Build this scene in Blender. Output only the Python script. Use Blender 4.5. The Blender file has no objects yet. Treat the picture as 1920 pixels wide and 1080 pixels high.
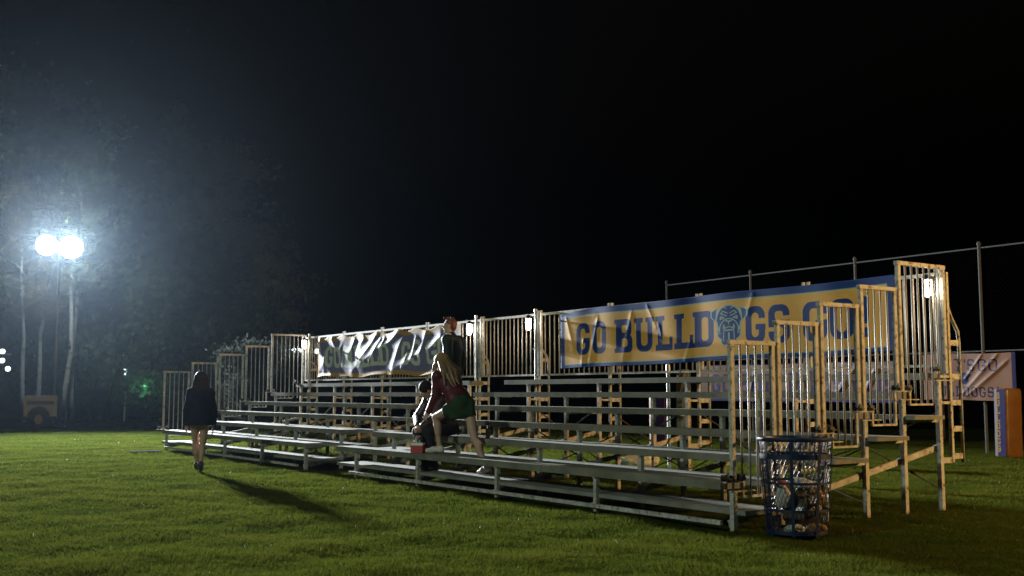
import bpy, math, random
import numpy as np
from mathutils import Vector, Matrix

R = math.radians
rng = np.random.default_rng(7)
random.seed(7)
S = bpy.context.scene
COL = S.collection

# ------------------------------------------------------------------ camera
cam_d = bpy.data.cameras.new("camera")
cam = bpy.data.objects.new("camera", cam_d)
COL.objects.link(cam)
cam_d.sensor_width = 36.0
cam_d.lens = 36.0 * 2037.4 / 1920.0
cam.location = (0, 0, 1.25)
cam.rotation_euler = (math.pi / 2 + 0.09632, 0, 0)
cam_d.clip_end = 600
cam_d.clip_start = 0.05
cam_d.dof.use_dof = True
cam_d.dof.focus_distance = 15.0
cam_d.dof.aperture_fstop = 2.4
S.camera = cam

# ------------------------------------------------------------------ world, moonlight, exposure
W = bpy.data.worlds.new("World")
S.world = W
W.use_nodes = True
wn = W.node_tree
bg = wn.nodes["Background"]
sky = wn.nodes.new("ShaderNodeTexSky")
sky.sky_type = 'NISHITA'
sky.sun_disc = False
sky.sun_elevation = R(-4.6)
sky.sun_rotation = R(200)
wn.links.new(sky.outputs[0], bg.inputs[0])
bg.inputs[1].default_value = 0.20

sun_d = bpy.data.lights.new("moonlight", 'SUN')
sun_d.energy = 0.02
sun_d.angle = R(10)
sun_d.color = (0.75, 0.88, 1.0)
sun = bpy.data.objects.new("moonlight", sun_d)
COL.objects.link(sun)
sun.rotation_euler = (R(50), 0, R(-30))

S.view_settings.view_transform = 'Standard'
S.view_settings.look = 'None'
S.view_settings.exposure = 0.0
S.view_settings.gamma = 1.0
S.cycles.use_denoising = True
S.cycles.denoising_input_passes = 'RGB_ALBEDO'
S.cycles.max_bounces = 8
S.cycles.volume_bounces = 0
S.cycles.sample_clamp_indirect = 6
S.cycles.caustics_reflective = False
S.cycles.caustics_refractive = False


def spot(name, loc, target, watts, color, size_deg, blend, radius):
    d = bpy.data.lights.new(name, 'SPOT')
    d.energy = watts
    d.color = color
    d.spot_size = R(size_deg)
    d.spot_blend = blend
    d.shadow_soft_size = radius
    o = bpy.data.objects.new(name, d)
    COL.objects.link(o)
    o.location = loc
    o.rotation_euler = (Vector(target) - Vector(loc)).to_track_quat('-Z', 'Y').to_euler()
    return o


# stadium lamps of the same field standing outside the frame
spot("sodium_floodlight_lamp", (14.5, 9.5, 4.4), (2.0, 16.0, 1.2), 5800, (1.0, 0.59, 0.20), 124, 0.6, 0.2)
spot("field_floodlight_lamp", (-14.0, -3.0, 11.0), (-1.0, 15.0, 1.6), 6300, (0.82, 1.0, 0.84), 66, 0.8, 0.6)

# ------------------------------------------------------------------ bleacher coordinate frame
PSI = 0.6004
P0 = np.array([1.9966, 10.0385, 0.0])
AU = np.array([-math.sin(PSI), math.cos(PSI), 0.0])
AV = np.array([math.cos(PSI), math.sin(PSI), 0.0])
ROW, NROW = 0.629, 6


def B(u, v, z):
    p = P0 + AU * u + AV * v
    return np.array([p[0], p[1], z])


def zs(k):
    return 0.437 + 0.2065 * k


# ------------------------------------------------------------------ object helpers
def tag(o, label=None, cat=None, group=None, kind=None):
    if label: o['label'] = label
    if cat: o['category'] = cat
    if group: o['group'] = group
    if kind: o['kind'] = kind
    return o


def empty(name, loc, rz=0.0, label=None, cat=None, group=None):
    o = bpy.data.objects.new(name, None)
    COL.objects.link(o)
    o.empty_display_size = 0.2
    o.location = loc
    o.rotation_euler = (0, 0, rz)
    return tag(o, label, cat, group)


def link(name, mesh, parent=None, loc=None):
    o = bpy.data.objects.new(name, mesh)
    COL.objects.link(o)
    if parent is not None: o.parent = parent
    if loc is not None: o.location = loc
    return o


def np_mesh(name, verts, faces, mat=None, smooth=False, k=4):
    """fast mesh from numpy arrays, all faces with k corners"""
    verts = np.asarray(verts, np.float32); faces = np.asarray(faces, np.int32)
    me = bpy.data.meshes.new(name)
    me.vertices.add(len(verts)); me.vertices.foreach_set('co', verts.ravel())
    n = len(faces)
    me.loops.add(n * k); me.loops.foreach_set('vertex_index', faces.ravel())
    me.polygons.add(n)
    me.polygons.foreach_set('loop_start', np.arange(n, dtype=np.int32) * k)
    me.polygons.foreach_set('loop_total', np.full(n, k, np.int32))
    if smooth: me.polygons.foreach_set('use_smooth', np.ones(n, bool))
    me.update(calc_edges=True)
    if mat is not None: me.materials.append(mat)
    return me


class MB:
    """collects boxes, bars, tubes and lathes; mesh() makes ONE mesh of them"""

    def __init__(self):
        self.v, self.f, self.sm = [], [], []

    def add(self, vs, fs, smooth=False):
        n = len(self.v)
        self.v += [tuple(map(float, p)) for p in vs]
        self.f += [tuple(i + n for i in f) for f in fs]
        self.sm += [smooth] * len(fs)
        return self

    def box(self, c, s, M=None, bev=0.0):
        x, y, z = s[0] / 2, s[1] / 2, s[2] / 2
        vs = [Vector((a, b, d)) for a in (-x, x) for b in (-y, y) for d in (-z, z)]
        if M is not None: vs = [M @ p for p in vs]
        vs = [p + Vector(c) for p in vs]
        return self.add(vs, [(0, 1, 3, 2), (4, 6, 7, 5), (0, 4, 5, 1), (2, 3, 7, 6), (0, 2, 6, 4), (1, 5, 7, 3)])

    def span(self, a, b):
        c = [(p + q) / 2 for p, q in zip(a, b)]
        return self.box(c, [abs(p - q) for p, q in zip(a, b)])

    def bar(self, p, q, w, h, up=(0, 0, 1)):
        p, q = Vector(p), Vector(q)
        d = (q - p); L = d.length; d.normalize()
        s = d.cross(Vector(up))
        if s.length < 1e-4: s = Vector((1, 0, 0))
        s.normalize(); t = s.cross(d)
        M = Matrix((d, s, t)).transposed()
        return self.box((p + q) / 2, (L, w, h), M)

    def tube(self, pts, r, n=8, cap=True):
        pts = [Vector(p) for p in pts]
        rs = r if isinstance(r, (list, tuple, np.ndarray)) else [r] * len(pts)
        vs, fs = [], []
        prev = None
        for i, p in enumerate(pts):
            d = (pts[min(i + 1, len(pts) - 1)] - pts[max(i - 1, 0)]).normalized()
            if prev is None:
                s = d.orthogonal().normalized()
            else:
                s = (prev - d * prev.dot(d)).normalized()
            prev = s
            t = d.cross(s)
            for j in range(n):
                a = 2 * math.pi * j / n
                vs.append(p + (s * math.cos(a) + t * math.sin(a)) * rs[i])
        for i in range(len(pts) - 1):
            for j in range(n):
                k = (j + 1) % n
                fs.append((i * n + j, i * n + k, (i + 1) * n + k, (i + 1) * n + j))
        if cap:
            fs.append(tuple(range(n - 1, -1, -1)))
            m = (len(pts) - 1) * n
            fs.append(tuple(m + j for j in range(n)))
        return self.add(vs, fs, n > 5)

    def lathe(self, prof, c=(0, 0, 0), n=20, M=None, close=True):
        vs, fs = [], []
        for r, z in prof:
            for j in range(n):
                a = 2 * math.pi * j / n
                p = Vector((r * math.cos(a), r * math.sin(a), z))
                if M is not None: p = M @ p
                vs.append(p + Vector(c))
        for i in range(len(prof) - 1):
            for j in range(n):
                k = (j + 1) % n
                fs.append((i * n + j, i * n + k, (i + 1) * n + k, (i + 1) * n + j))
        if close:
            fs.append(tuple(range(n - 1, -1, -1)))
            m = (len(prof) - 1) * n
            fs.append(tuple(m + j for j in range(n)))
        return self.add(vs, fs, True)

    def mesh(self, name, mat):
        me = bpy.data.meshes.new(name)
        me.from_pydata(self.v, [], self.f)
        me.polygons.foreach_set('use_smooth', self.sm)
        me.update()
        if mat is not None: me.materials.append(mat)
        return me

    def build(self, name, mat, parent=None, loc=None):
        o = link(name, self.mesh(name, mat), parent, loc)
        if any(self.sm):
            try:
                o.data.set_sharp_from_angle(angle=R(40))
            except Exception:
                pass
        return o


# ------------------------------------------------------------------ materials
def nt(m):
    m.use_nodes = True
    return m.node_tree, m.node_tree.nodes["Principled BSDF"], m.node_tree.links


def mix_rgb(t, fac, a, b, blend='MIX'):
    n = t.nodes.new("ShaderNodeMix"); n.data_type = 'RGBA'; n.blend_type = blend
    for sock, val in ((n.inputs[0], fac), (n.inputs[6], a), (n.inputs[7], b)):
        if hasattr(val, 'links') or hasattr(val, 'is_output'):
            t.links.new(val, sock)
        elif isinstance(val, (int, float)):
            sock.default_value = val
        else:
            sock.default_value = (*val, 1)
    return n.outputs[2]


def noise(t, scale, detail=4, rough=0.6, vec=None, coord='Object'):
    n = t.nodes.new("ShaderNodeTexNoise")
    n.inputs['Scale'].default_value = scale
    n.inputs['Detail'].default_value = detail
    n.inputs['Roughness'].default_value = rough
    if vec is None:
        c = t.nodes.new("ShaderNodeTexCoord"); vec = c.outputs[coord]
    t.links.new(vec, n.inputs['Vector'])
    return n.outputs[0]


def ramp(t, fac, a, b):
    n = t.nodes.new("ShaderNodeMapRange")
    n.inputs[1].default_value = a; n.inputs[2].default_value = b
    t.links.new(fac, n.inputs[0])
    return n.outputs[0]


def plain(name, col, rough=0.6, metal=0.0, vary=0.25, scale=6.0, spec=0.5, dark=None, dlo=0.58, dhi=0.7, bump=0.0):
    """base colour with mottling; optional stain colour with a noise mask"""
    m = bpy.data.materials.new(name)
    t, p, l = nt(m)
    a = tuple(c * (1 - vary) for c in col); b = tuple(min(1, c * (1 + vary)) for c in col)
    n1 = noise(t, scale)
    c = mix_rgb(t, ramp(t, n1, 0.3, 0.7), a, b)
    if dark is not None:
        n2 = noise(t, scale * 3.1, 6, 0.7)
        c = mix_rgb(t, ramp(t, n2, dlo, dhi), c, dark)
    l.new(c, p.inputs['Base Color'])
    r = t.nodes.new("ShaderNodeMapRange")
    r.inputs[3].default_value = max(0.05, rough - 0.1); r.inputs[4].default_value = min(1, rough + 0.12)
    l.new(n1, r.inputs[0]); l.new(r.outputs[0], p.inputs['Roughness'])
    p.inputs['Metallic'].default_value = metal
    p.inputs['Specular IOR Level'].default_value = spec
    if bump:
        bn = t.nodes.new("ShaderNodeBump"); bn.inputs['Strength'].default_value = bump
        bn.inputs['Distance'].default_value = 0.004
        l.new(noise(t, scale * 8, 5), bn.inputs['Height']); l.new(bn.outputs[0], p.inputs['Normal'])
    return m


def emit(name, col, strength):
    m = bpy.data.materials.new(name)
    t, p, l = nt(m)
    p.inputs['Base Color'].default_value = (0.8, 0.8, 0.8, 1)
    p.inputs['Emission Color'].default_value = (*col, 1)
    p.inputs['Emission Strength'].default_value = strength
    if 'lens' in name: m.cycles.emission_sampling = 'NONE'
    return m


M = {}
M['steel'] = plain('galvanized_steel', (0.42, 0.41, 0.37), 0.6, 0.1, 0.28, 7, 0.3, (0.12, 0.07, 0.035), 0.52, 0.64)
M['brace'] = plain('dark_brace_steel', (0.10, 0.10, 0.10), 0.55, 0.2, 0.3, 7)
M['bar'] = plain('guard_bar_steel', (0.34, 0.32, 0.29), 0.55, 0.1, 0.2, 9, 0.5, (0.14, 0.09, 0.06), 0.63, 0.75)
M['board'] = plain('weathered_board', (0.165, 0.158, 0.128), 0.75, 0.0, 0.32, 3, 0.15, (0.09, 0.085, 0.075), 0.60, 0.75, 0.2)
M['foot'] = plain('footboard_aluminium', (0.19, 0.19, 0.165), 0.7, 0.0, 0.28, 3, 0.15, (0.12, 0.11, 0.10), 0.62, 0.78, 0.2)
M['black'] = plain('black_iron', (0.02, 0.02, 0.022), 0.5, 0.3, 0.3, 10)
M['navy'] = plain('navy_enamel', (0.007, 0.017, 0.050), 0.4, 0.0, 0.2, 8)
M['white'] = plain('white_plastic', (0.72, 0.72, 0.68), 0.4, 0.0, 0.08, 5, 0.5, (0.4, 0.38, 0.32), 0.62, 0.8)
M['pole'] = plain('galvanized_pipe', (0.36, 0.38, 0.36), 0.4, 0.4, 0.15, 12)
M['fpost'] = plain('weathered_fence_steel', (0.055, 0.058, 0.062), 0.8, 0.1, 0.25, 6)
M['wire'] = plain('fence_wire', (0.012, 0.0125, 0.014), 0.8, 0.0, 0.2, 5, 0.0)
M['soil'] = plain('bare_soil', (0.008, 0.007, 0.006), 0.95, 0.0, 0.4, 1.5, 0.0)

# ------------------------------------------------------------------ ground
def ground_h(x, y):
    return 0.016 * (np.sin(x * 1.9 + 1.3 * np.sin(y * 1.1)) * np.sin(y * 2.3 + 0.8 * np.sin(x * 1.7)) +
                    0.8 * np.sin(x * 4.3 + y * 1.7 + 2 * np.sin(y * 0.9)) * np.sin(y * 5.1 - x * 1.3))


def make_lawn():
    xs = np.concatenate([np.linspace(-300, -32, 12), np.linspace(-30, 26, 281), np.linspace(28, 300, 12)])
    ys = np.concatenate([np.linspace(-60, -1, 8), np.linspace(0, 38.4, 193)])
    X, Y = np.meshgrid(xs, ys)
    Z = ground_h(X, Y) - 0.02
    n, m = X.shape
    idx = np.arange(n * m).reshape(n, m)
    F = np.stack([idx[:-1, :-1], idx[:-1, 1:], idx[1:, 1:], idx[1:, :-1]], -1).reshape(-1, 4)
    mt = bpy.data.materials.new('lawn_turf')
    t, p, l = nt(mt)
    n1 = noise(t, 1.2, 5); n2 = noise(t, 28, 5, 0.7)
    c = mix_rgb(t, ramp(t, n1, 0.3, 0.7), (0.026, 0.046, 0.009), (0.050, 0.078, 0.014))
    c = mix_rgb(t, ramp(t, n2, 0.45, 0.7), c, (0.018, 0.024, 0.007))
    l.new(c, p.inputs['Base Color']); p.inputs['Roughness'].default_value = 0.9
    p.inputs['Specular IOR Level'].default_value = 0.0
    b = t.nodes.new("ShaderNodeBump"); b.inputs['Strength'].default_value = 0.8; b.inputs['Distance'].default_value = 0.03
    l.new(noise(t, 45, 4, 0.7), b.inputs['Height']); l.new(b.outputs[0], p.inputs['Normal'])
    o = link('lawn', np_mesh('lawn', np.stack([X, Y, Z], -1).reshape(-1, 3), F, mt, True))
    tag(o, 'mown green football field grass running up to the trees', 'lawn', None, 'structure')
    xs = np.linspace(-400, 400, 60); ys = np.concatenate([np.linspace(38.4, 70, 30), np.linspace(75, 500, 12)])
    X, Y = np.meshgrid(xs, ys); n, m = X.shape
    Z = -0.03 + 0.05 * np.sin(X * 0.7) * np.sin(Y * 0.9) * (Y > 38.5)
    idx = np.arange(n * m).reshape(n, m)
    F = np.stack([idx[:-1, :-1], idx[:-1, 1:], idx[1:, 1:], idx[1:, :-1]], -1).reshape(-1, 4)
    o = link('dirt_ground', np_mesh('dirt_ground', np.stack([X, Y, Z], -1).reshape(-1, 3), F, M['soil'], True))
    tag(o, 'dark bare ground under the trees past the field', 'ground', None, 'structure')


def make_grass():
    N = 820000
    d = 6.2 * np.exp(rng.random(N) ** 1.0 * math.log(39.0 / 6.2))
    x = (rng.random(N) * 2 - 1) * (0.54 * d + 1.6)
    y = np.minimum(d, 38.3) + 0.0
    keep = d < 38.3
    x, y, d = x[keep], y[keep], d[keep]
    N = len(x)
    cl = (np.sin(x * 7.3 + 2.1 * np.sin(y * 5.1)) * np.sin(y * 8.7 + 1.7 * np.sin(x * 4.9)) +
          0.7 * np.sin(x * 2.1 - y * 1.3 + 1.9 * np.sin(x * 0.9)) * np.sin(y * 3.1 + np.sin(x * 1.7)) +
          0.8 * np.sin(x * 15.1 + 3 * np.sin(y * 9)) * np.sin(y * 17.3 + 2 * np.sin(x * 11)))
    h = (0.028 + 0.0088 * cl) * (0.65 + 0.7 * rng.random(N))
    h = np.clip(h, 0.012, 0.09) * (1 + 0.012 * (d - 6))
    w = 0.0024 * (d / 7.0) ** 0.75
    ang = rng.random(N) * math.tau
    lean = (0.35 + 0.5 * rng.random(N)) * h
    lx = np.cos(ang) * lean + 0.25 * h * np.sin(x * 2.7 + y); ly = np.sin(ang) * lean + 0.25 * h * np.sin(y * 2.3 - x)
    ta = rng.random(N) * math.tau
    px, py = np.cos(ta) * w, np.sin(ta) * w
    z0 = ground_h(x, y) - 0.024
    V = np.zeros((N, 3, 3), np.float32)
    V[:, 0] = np.stack([x - px, y - py, z0], -1)
    V[:, 1] = np.stack([x + px, y + py, z0], -1)
    V[:, 2] = np.stack([x + lx, y + ly, z0 + h], -1)
    F = np.arange(N * 3).reshape(N, 3)
    mt = bpy.data.materials.new('grass_blades')
    t, p, l = nt(mt)
    at = t.nodes.new("ShaderNodeAttribute"); at.attribute_name = 'tone'
    n1 = noise(t, 0.9, 4)
    c = mix_rgb(t, at.outputs['Fac'], (0.031, 0.048, 0.006), (0.094, 0.107, 0.014))
    c = mix_rgb(t, ramp(t, n1, 0.40, 0.72), c, (0.082, 0.088, 0.014))
    gt = t.nodes.new("ShaderNodeMath"); gt.operation = 'GREATER_THAN'; gt.inputs[1].default_value = 0.9994
    l.new(at.outputs['Fac'], gt.inputs[0])
    c = mix_rgb(t, gt.outputs[0], c, (0.42, 0.45, 0.36))
    l.new(c, p.inputs['Base Color']); p.inputs['Roughness'].default_value = 0.85
    p.inputs['Specular IOR Level'].default_value = 0.0
    tr = t.nodes.new("ShaderNodeBsdfTranslucent"); l.new(c, tr.inputs[0])
    mx = t.nodes.new("ShaderNodeMixShader"); mx.inputs[0].default_value = 0.45
    l.new(p.outputs[0], mx.inputs[1]); l.new(tr.outputs[0], mx.inputs[2])
    l.new(mx.outputs[0], t.nodes["Material Output"].inputs[0])
    me = np_mesh('grass', V.reshape(-1, 3), F, mt, False, 3)
    a = me.attributes.new('tone', 'FLOAT', 'POINT')
    a.data.foreach_set('value', np.repeat(rng.random(N).astype(np.float32), 3))
    o = link('grass', me)
    tag(o, 'short green grass blades of the lit football field', 'grass', None, 'stuff')


make_lawn()
make_grass()

# ------------------------------------------------------------------ bleachers
# local axes of a bleacher: x = depth (rows going back), y = along the rows, z = up
def post_mesh(k):
    m = MB()
    m.span((0.005, -0.025, 0), (0.055, 0.025, zs(k) - 0.09))
    return m.mesh('post', M['steel'])


def frame_mesh():
    m = MB()
    m.bar((0.0, 0.03, 0.055), (3.19, 0.03, 0.66), 0.012, 0.055)          # sloping sole beam
    m.bar((0.0, 0.042, 0.085), (3.19, 0.042, 0.69), 0.03, 0.008)
    for k in range(6):
        m.span((ROW * k - 0.01, -0.02, zs(k) - 0.088), (ROW * k + 0.30, 0.02, zs(k) - 0.077))   # seat bracket
    for k in range(5):
        z = zs(k) - 0.25
        m.span((ROW * k + 0.057, -0.02, z - 0.075), (ROW * k + 0.625, 0.02, z - 0.043))          # footboard bracket
    return m.mesh('support_frame', M['steel'])


def rear_mesh(ladder):
    m = MB()
    if ladder:
        m.tube([(3.36, 0, 2.32), (3.40, 0, 2.20), (3.47, 0, 2.07), (3.575, 0, 1.93), (3.59, 0, 1.80), (3.59, 0, 0.49)], 0.019, 8)
    else:
        m.tube([(3.385, 0, 2.0), (3.46, 0, 1.97), (3.56, 0, 1.86), (3.59, 0, 1.74), (3.59, 0, 0.49)], 0.019, 8)
    m.span((3.372, -0.02, 0.50), (3.408, 0.02, 2.58))
    for z in (0.565, 0.86, 1.145, 1.43, 1.80):
        m.span((3.409, -0.012, z - 0.03), (3.572, 0.012, z + 0.03))
    for z, h in ((0.525, 0.03), (1.145, 0.015), (1.43, 0.015)):
        m.span((3.205, -0.015, z - h), (3.371, 0.015, z + h))
    return m.mesh('rear_ladder', M['steel'])


def panel_top(k):
    return zs(k) + (1.385 if k == 4 else 1.302)


def guard_frame_mesh(k):
    m = MB()
    x0 = ROW * k + 0.008; x1 = ROW * (k + 1) - 0.032
    if k == 4: x1 = 3.345
    zt = panel_top(k); z0 = zs(k) + 0.012; z1 = zs(k + 1) + 0.012; zb = zs(k) - 0.145
    m.span((x0, -0.02, z0), (x0 + 0.042, 0.022, zt - 0.041))
    m.span((x1 - 0.04, -0.02, z1 if k < 4 else zs(4) + 0.2), (x1, 0.02, zt - 0.041))
    m.span((x0 - 0.012, -0.024, zt - 0.04), (x1 + 0.008, 0.026, zt))       # top rail
    m.span((x0 - 0.12, -0.03, z0 - 0.012), (x0 + 0.15, 0.03, z0 - 0.001))  # clamp plate
    m.span((x0 + 0.135, -0.013, zb + 0.021), (x0 + 0.16, 0.013, z0 - 0.013))
    m.span((x0 + 0.135, -0.014, zb), (x0 + 0.54, 0.014, zb + 0.02))
    if k < 4:
        m.span((x0 + 0.515, -0.013, zb + 0.021), (x0 + 0.54, 0.013, z1 - 0.013))
    return m.mesh('guard_panel', M['steel'])


def clamp_mesh():
    m = MB()
    for s in (-1, 1):
        m.span((-0.03, s * 0.03 - 0.012, 0), (0.03, s * 0.03 + 0.012, 0.055))
    m.span((-0.022, -0.06, 0.014), (0.022, 0.06, 0.03))
    m.tube([(0, -0.02, 0.03), (0, -0.02, 0.075)], 0.009, 6)
    return m.mesh('clamp', M['black'])


POSTS = [post_mesh(k) for k in range(6)]
FRAME = frame_mesh()
REAR, REAR_L = rear_mesh(False), rear_mesh(True)
GUARD = [guard_frame_mesh(k) for k in range(5)]
CLAMP = clamp_mesh()


def vbar_mesh(h, r):
    return MB().tube([(0, 0, 0), (0, 0, h)], r, 8).mesh('bar', M['bar'])


GBARS = {}
for k in range(5):
    zb, zt = zs(k) - 0.126, panel_top(k) - 0.04
    GBARS[k] = vbar_mesh(zt - zb, 0.0105)
FBAR = vbar_mesh(0.985, 0.0105)


def guard_side(root, y, flip):
    for k in range(5):
        g = link('guard_panel', GUARD[k], root, (0, y, 0))
        if flip: g.scale = (1, -1, 1)
        n = 4 if k < 4 else 6
        xa = ROW * k + 0.05; xb = ROW * (k + 1) - 0.072 if k < 4 else 3.305
        for i in range(n):
            x = xa + (xb - xa) * (i + 1) / (n + 1)
            link('bar', GBARS[k], g, (x, 0.0, zs(k) - 0.125))
        for dx in (-0.085, 0.085):
            link('clamp', CLAMP, g, (ROW * k + 0.03 + dx, 0, zs(k) + 0.013))
    g = link('clamp', CLAMP, root, (ROW * 5 + 0.0, y, zs(5) + 0.013))


def fence_panel(root, y0, y1):
    m = MB()
    m.span((3.362, y0, 2.545), (3.40, y1, 2.585))
    m.span((3.364, y0, 1.535), (3.398, y1, 1.565))
    for y in (y0 + 0.02, y1 - 0.02):
        m.span((3.364, y - 0.02, 1.566), (3.398, y + 0.02, 2.544))
        m.span((3.366, y - 0.017, 2.586), (3.396, y + 0.017, 2.632))
    p = m.build('rear_guard_panel', M['steel'], root)
    n = int(round((y1 - y0) / 0.128))
    for i in range(1, n):
        link('bar', FBAR, p, (3.381, y0 + (y1 - y0) * i / n, 1.562))


def bleacher(label, cols, seat_span, foot_span, near_side, far_side, panels, poles, rail):
    root = empty('bleacher', P0, PSI, label, 'bleacher', 'bleacher sections beside the field')
    y0, y1 = seat_span
    for k in range(6):
        m = MB()
        a, b = y0 + random.uniform(-.02, .02), y1 + random.uniform(-.02, .02)
        m.span((ROW * k, a, zs(k) - 0.075), (ROW * k + 0.149, b, zs(k)))
        m.span((ROW * k + 0.152, a + random.uniform(0, .01), zs(k) - 0.075), (ROW * k + 0.30, b, zs(k) - 0.001))
        m.build('seat', M['board'], root)
    y0, y1 = foot_span
    for k in range(5):
        z = zs(k) - 0.25
        m = MB()
        a, b = y0 + random.uniform(-.015, .015), y1 + random.uniform(-.015, .015)
        m.span((ROW * k + 0.045, a, z - 0.042), (ROW * k + 0.297, b, z))
        m.span((ROW * k + 0.303, a, z - 0.042), (ROW * k + 0.565, b, z - 0.001))
        m.build('footboard', M['foot'], root)
    for i, c in enumerate(cols):
        f = link('support_frame', FRAME, root, (0, c, 0))
        for k in range(6):
            link('post', POSTS[k], f, (ROW * k, 0, 0))
        link('rear_ladder', REAR_L if c < 0.1 else REAR, f, (0, 0.0, 0))
    for i in range(len(cols) - 1):
        ya, yb = cols[i] + 0.03, cols[i + 1] - 0.03
        m = MB()
        x = ROW * 5 + 0.068
        m.bar((x, ya, 0.22), (x, yb, 1.05), 0.008, 0.035, (1, 0, 0))
        m.bar((x + 0.012, ya, 1.05), (x + 0.012, yb, 0.22), 0.008, 0.035, (1, 0, 0))
        x = ROW * 3 + 0.068
        m.bar((x, ya, 0.12), (x, yb, 0.72), 0.008, 0.03, (1, 0, 0))
        m.bar((x + 0.012, ya, 0.72), (x + 0.012, yb, 0.12), 0.008, 0.03, (1, 0, 0))
        m.build('cross_brace', M['brace'], root)
    m = MB()
    m.span((-0.034, rail[0], 0.045), (0.003, rail[1], 0.085))
    for c in cols:
        if rail[0] - .1 < c < rail[1] + .1:
            m.span((-0.038, c + 0.05, 0.05), (-0.030, c + 0.11, 0.08))
    m.build('front_rail', M['steel'], root)
    for a, b in panels: fence_panel(root, a, b)
    for c in poles:
        m = MB()
        m.tube([(3.335, c, 0.75), (3.335, c, 2.62)], 0.021, 10)
        m.tube([(3.335, c, 2.62), (3.335, c, 2.66)], 0.029, 10)
        m.span((3.30, c - 0.035, 1.98), (3.361, c + 0.035, 2.0))
        m.build('lamp_pole', M['pole'], root)
    if near_side is not None: guard_side(root, near_side, False)
    if far_side is not None: guard_side(root, far_side, True)
    return root


CN = [0.0, 1.99, 3.89, 5.82, 7.68]
CF = [9.53, 11.43, 13.33, 15.17, 17.02]
bleacher('bleacher section nearest the blue trash can, under the yellow banner', CN, (0.14, 8.36), (-0.13, 8.40), -0.002, None,
         [(0.03, 1.93), (1.97, 3.83), (3.87, 5.76), (5.80, 7.62), (7.66, 9.40)], [0.06, 7.70], (0.11, 7.83))
bleacher('bleacher section farther off, under the wrinkled dark banner', CF, (9.47, 17.27), (9.43, 17.40), None, 17.30,
         [(9.44, 11.38), (11.42, 13.28), (13.32, 15.12), (15.16, 17.26)], [9.56, 16.95], (9.75, 16.9))


# ------------------------------------------------------------------ banners
def rr(x, y, x0, y0, x1, y1, r=0.0):
    cx, cy, hx, hy = (x0 + x1) / 2, (y0 + y1) / 2, (x1 - x0) / 2, (y1 - y0) / 2
    r = min(r, hx, hy)
    qx = np.abs(x - cx) - hx + r; qy = np.abs(y - cy) - hy + r
    return np.minimum(np.maximum(qx, qy), 0) + np.hypot(np.maximum(qx, 0), np.maximum(qy, 0)) - r


def seg(x, y, a, b, r):
    ax, ay = a; bx, by = b
    dx, dy = bx - ax, by - ay
    t = np.clip(((x - ax) * dx + (y - ay) * dy) / (dx * dx + dy * dy + 1e-9), 0, 1)
    return np.hypot(x - ax - t * dx, y - ay - t * dy) - r


def letter(ch, x, y, w, s=0.21):
    U = lambda *a: np.minimum.reduce(a)
    sub = lambda a, b: np.maximum(a, -b)
    t = s * 0.82
    if ch in 'OG':
        d = sub(rr(x, y, 0, 0, w, 1, 0.26), rr(x, y, s, t, w - s, 1 - t, 0.12))
        if ch == 'G':
            d = sub(d, rr(x, y, w - s - 0.03, 0.52, w + 0.1, 0.67))
            d = U(d, rr(x, y, w * 0.52, 0.37, w + 0.02, 0.52))
    elif ch in 'BD':
        if ch == 'B':
            d = U(rr(x, y, 0, 0.47, w * 0.95, 1, 0.17), rr(x, y, 0, 0, w, 0.53, 0.17), rr(x, y, 0, 0, s + 0.12, 1))
            d = sub(d, rr(x, y, s + 0.05, 0.59, w - s - 0.02, 1 - t, 0.07))
            d = sub(d, rr(x, y, s + 0.05, t, w - s, 0.42, 0.07))
        else:
            d = U(rr(x, y, 0, 0, w, 1, 0.26), rr(x, y, 0, 0, 0.3, 1))
            d = sub(d, rr(x, y, s + 0.06, t, w - s, 1 - t, 0.10))
        d = U(d, rr(x, y, -0.07, 0, 0.15, 0.13), rr(x, y, -0.07, 0.87, 0.15, 1))
    elif ch == 'U':
        d = sub(np.maximum(rr(x, y, 0.03, 0, w - 0.03, 1.5, 0.27), y - 1), rr(x, y, s + 0.03, t, w - s - 0.03, 1.7, 0.12))
        d = U(d, rr(x, y, -0.05, 0.86, s + 0.11, 1), rr(x, y, w - s - 0.11, 0.86, w + 0.05, 1))
    elif ch == 'L':
        d = U(rr(x, y, 0.06, 0, 0.06 + s, 1), rr(x, y, -0.03, 0.86, s + 0.15, 1), rr(x, y, -0.03, 0, w, t), rr(x, y, w - 0.13, 0, w, 0.38))
    elif ch == 'E':
        d = U(rr(x, y, 0.03, 0, 0.03 + s, 1), rr(x, y, 0, 0, w, t), rr(x, y, 0, 1 - t, w, 1), rr(x, y, 0, 0.43, w * 0.75, 0.58))
    elif ch == 'T':
        d = U(rr(x, y, w / 2 - s / 2, 0, w / 2 + s / 2, 1), rr(x, y, 0, 1 - t, w, 1), rr(x, y, w / 2 - s, 0, w / 2 + s, 0.12))
    elif ch == 'S':
        d = rr(x, y, 0, 0, w, 1, 0.24)
        d = sub(d, rr(x, y, s, 0.59, w - s, 1 - t, 0.08)); d = sub(d, rr(x, y, s, t, w - s, 0.41, 0.08))
        d = sub(d, rr(x, y, w - s - 0.02, 0.59, w + 0.1, 0.70)); d = sub(d, rr(x, y, -0.1, 0.30, s + 0.02, 0.41))
    elif ch == '!':
        d = U(rr(x, y, 0, 0.33, w, 1, 0.05), rr(x, y, 0, 0, w, 0.24, 0.04))
    elif ch == "'":
        d = rr(x, y, 0, 0.70, w, 1, 0.03)
    return d


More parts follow.
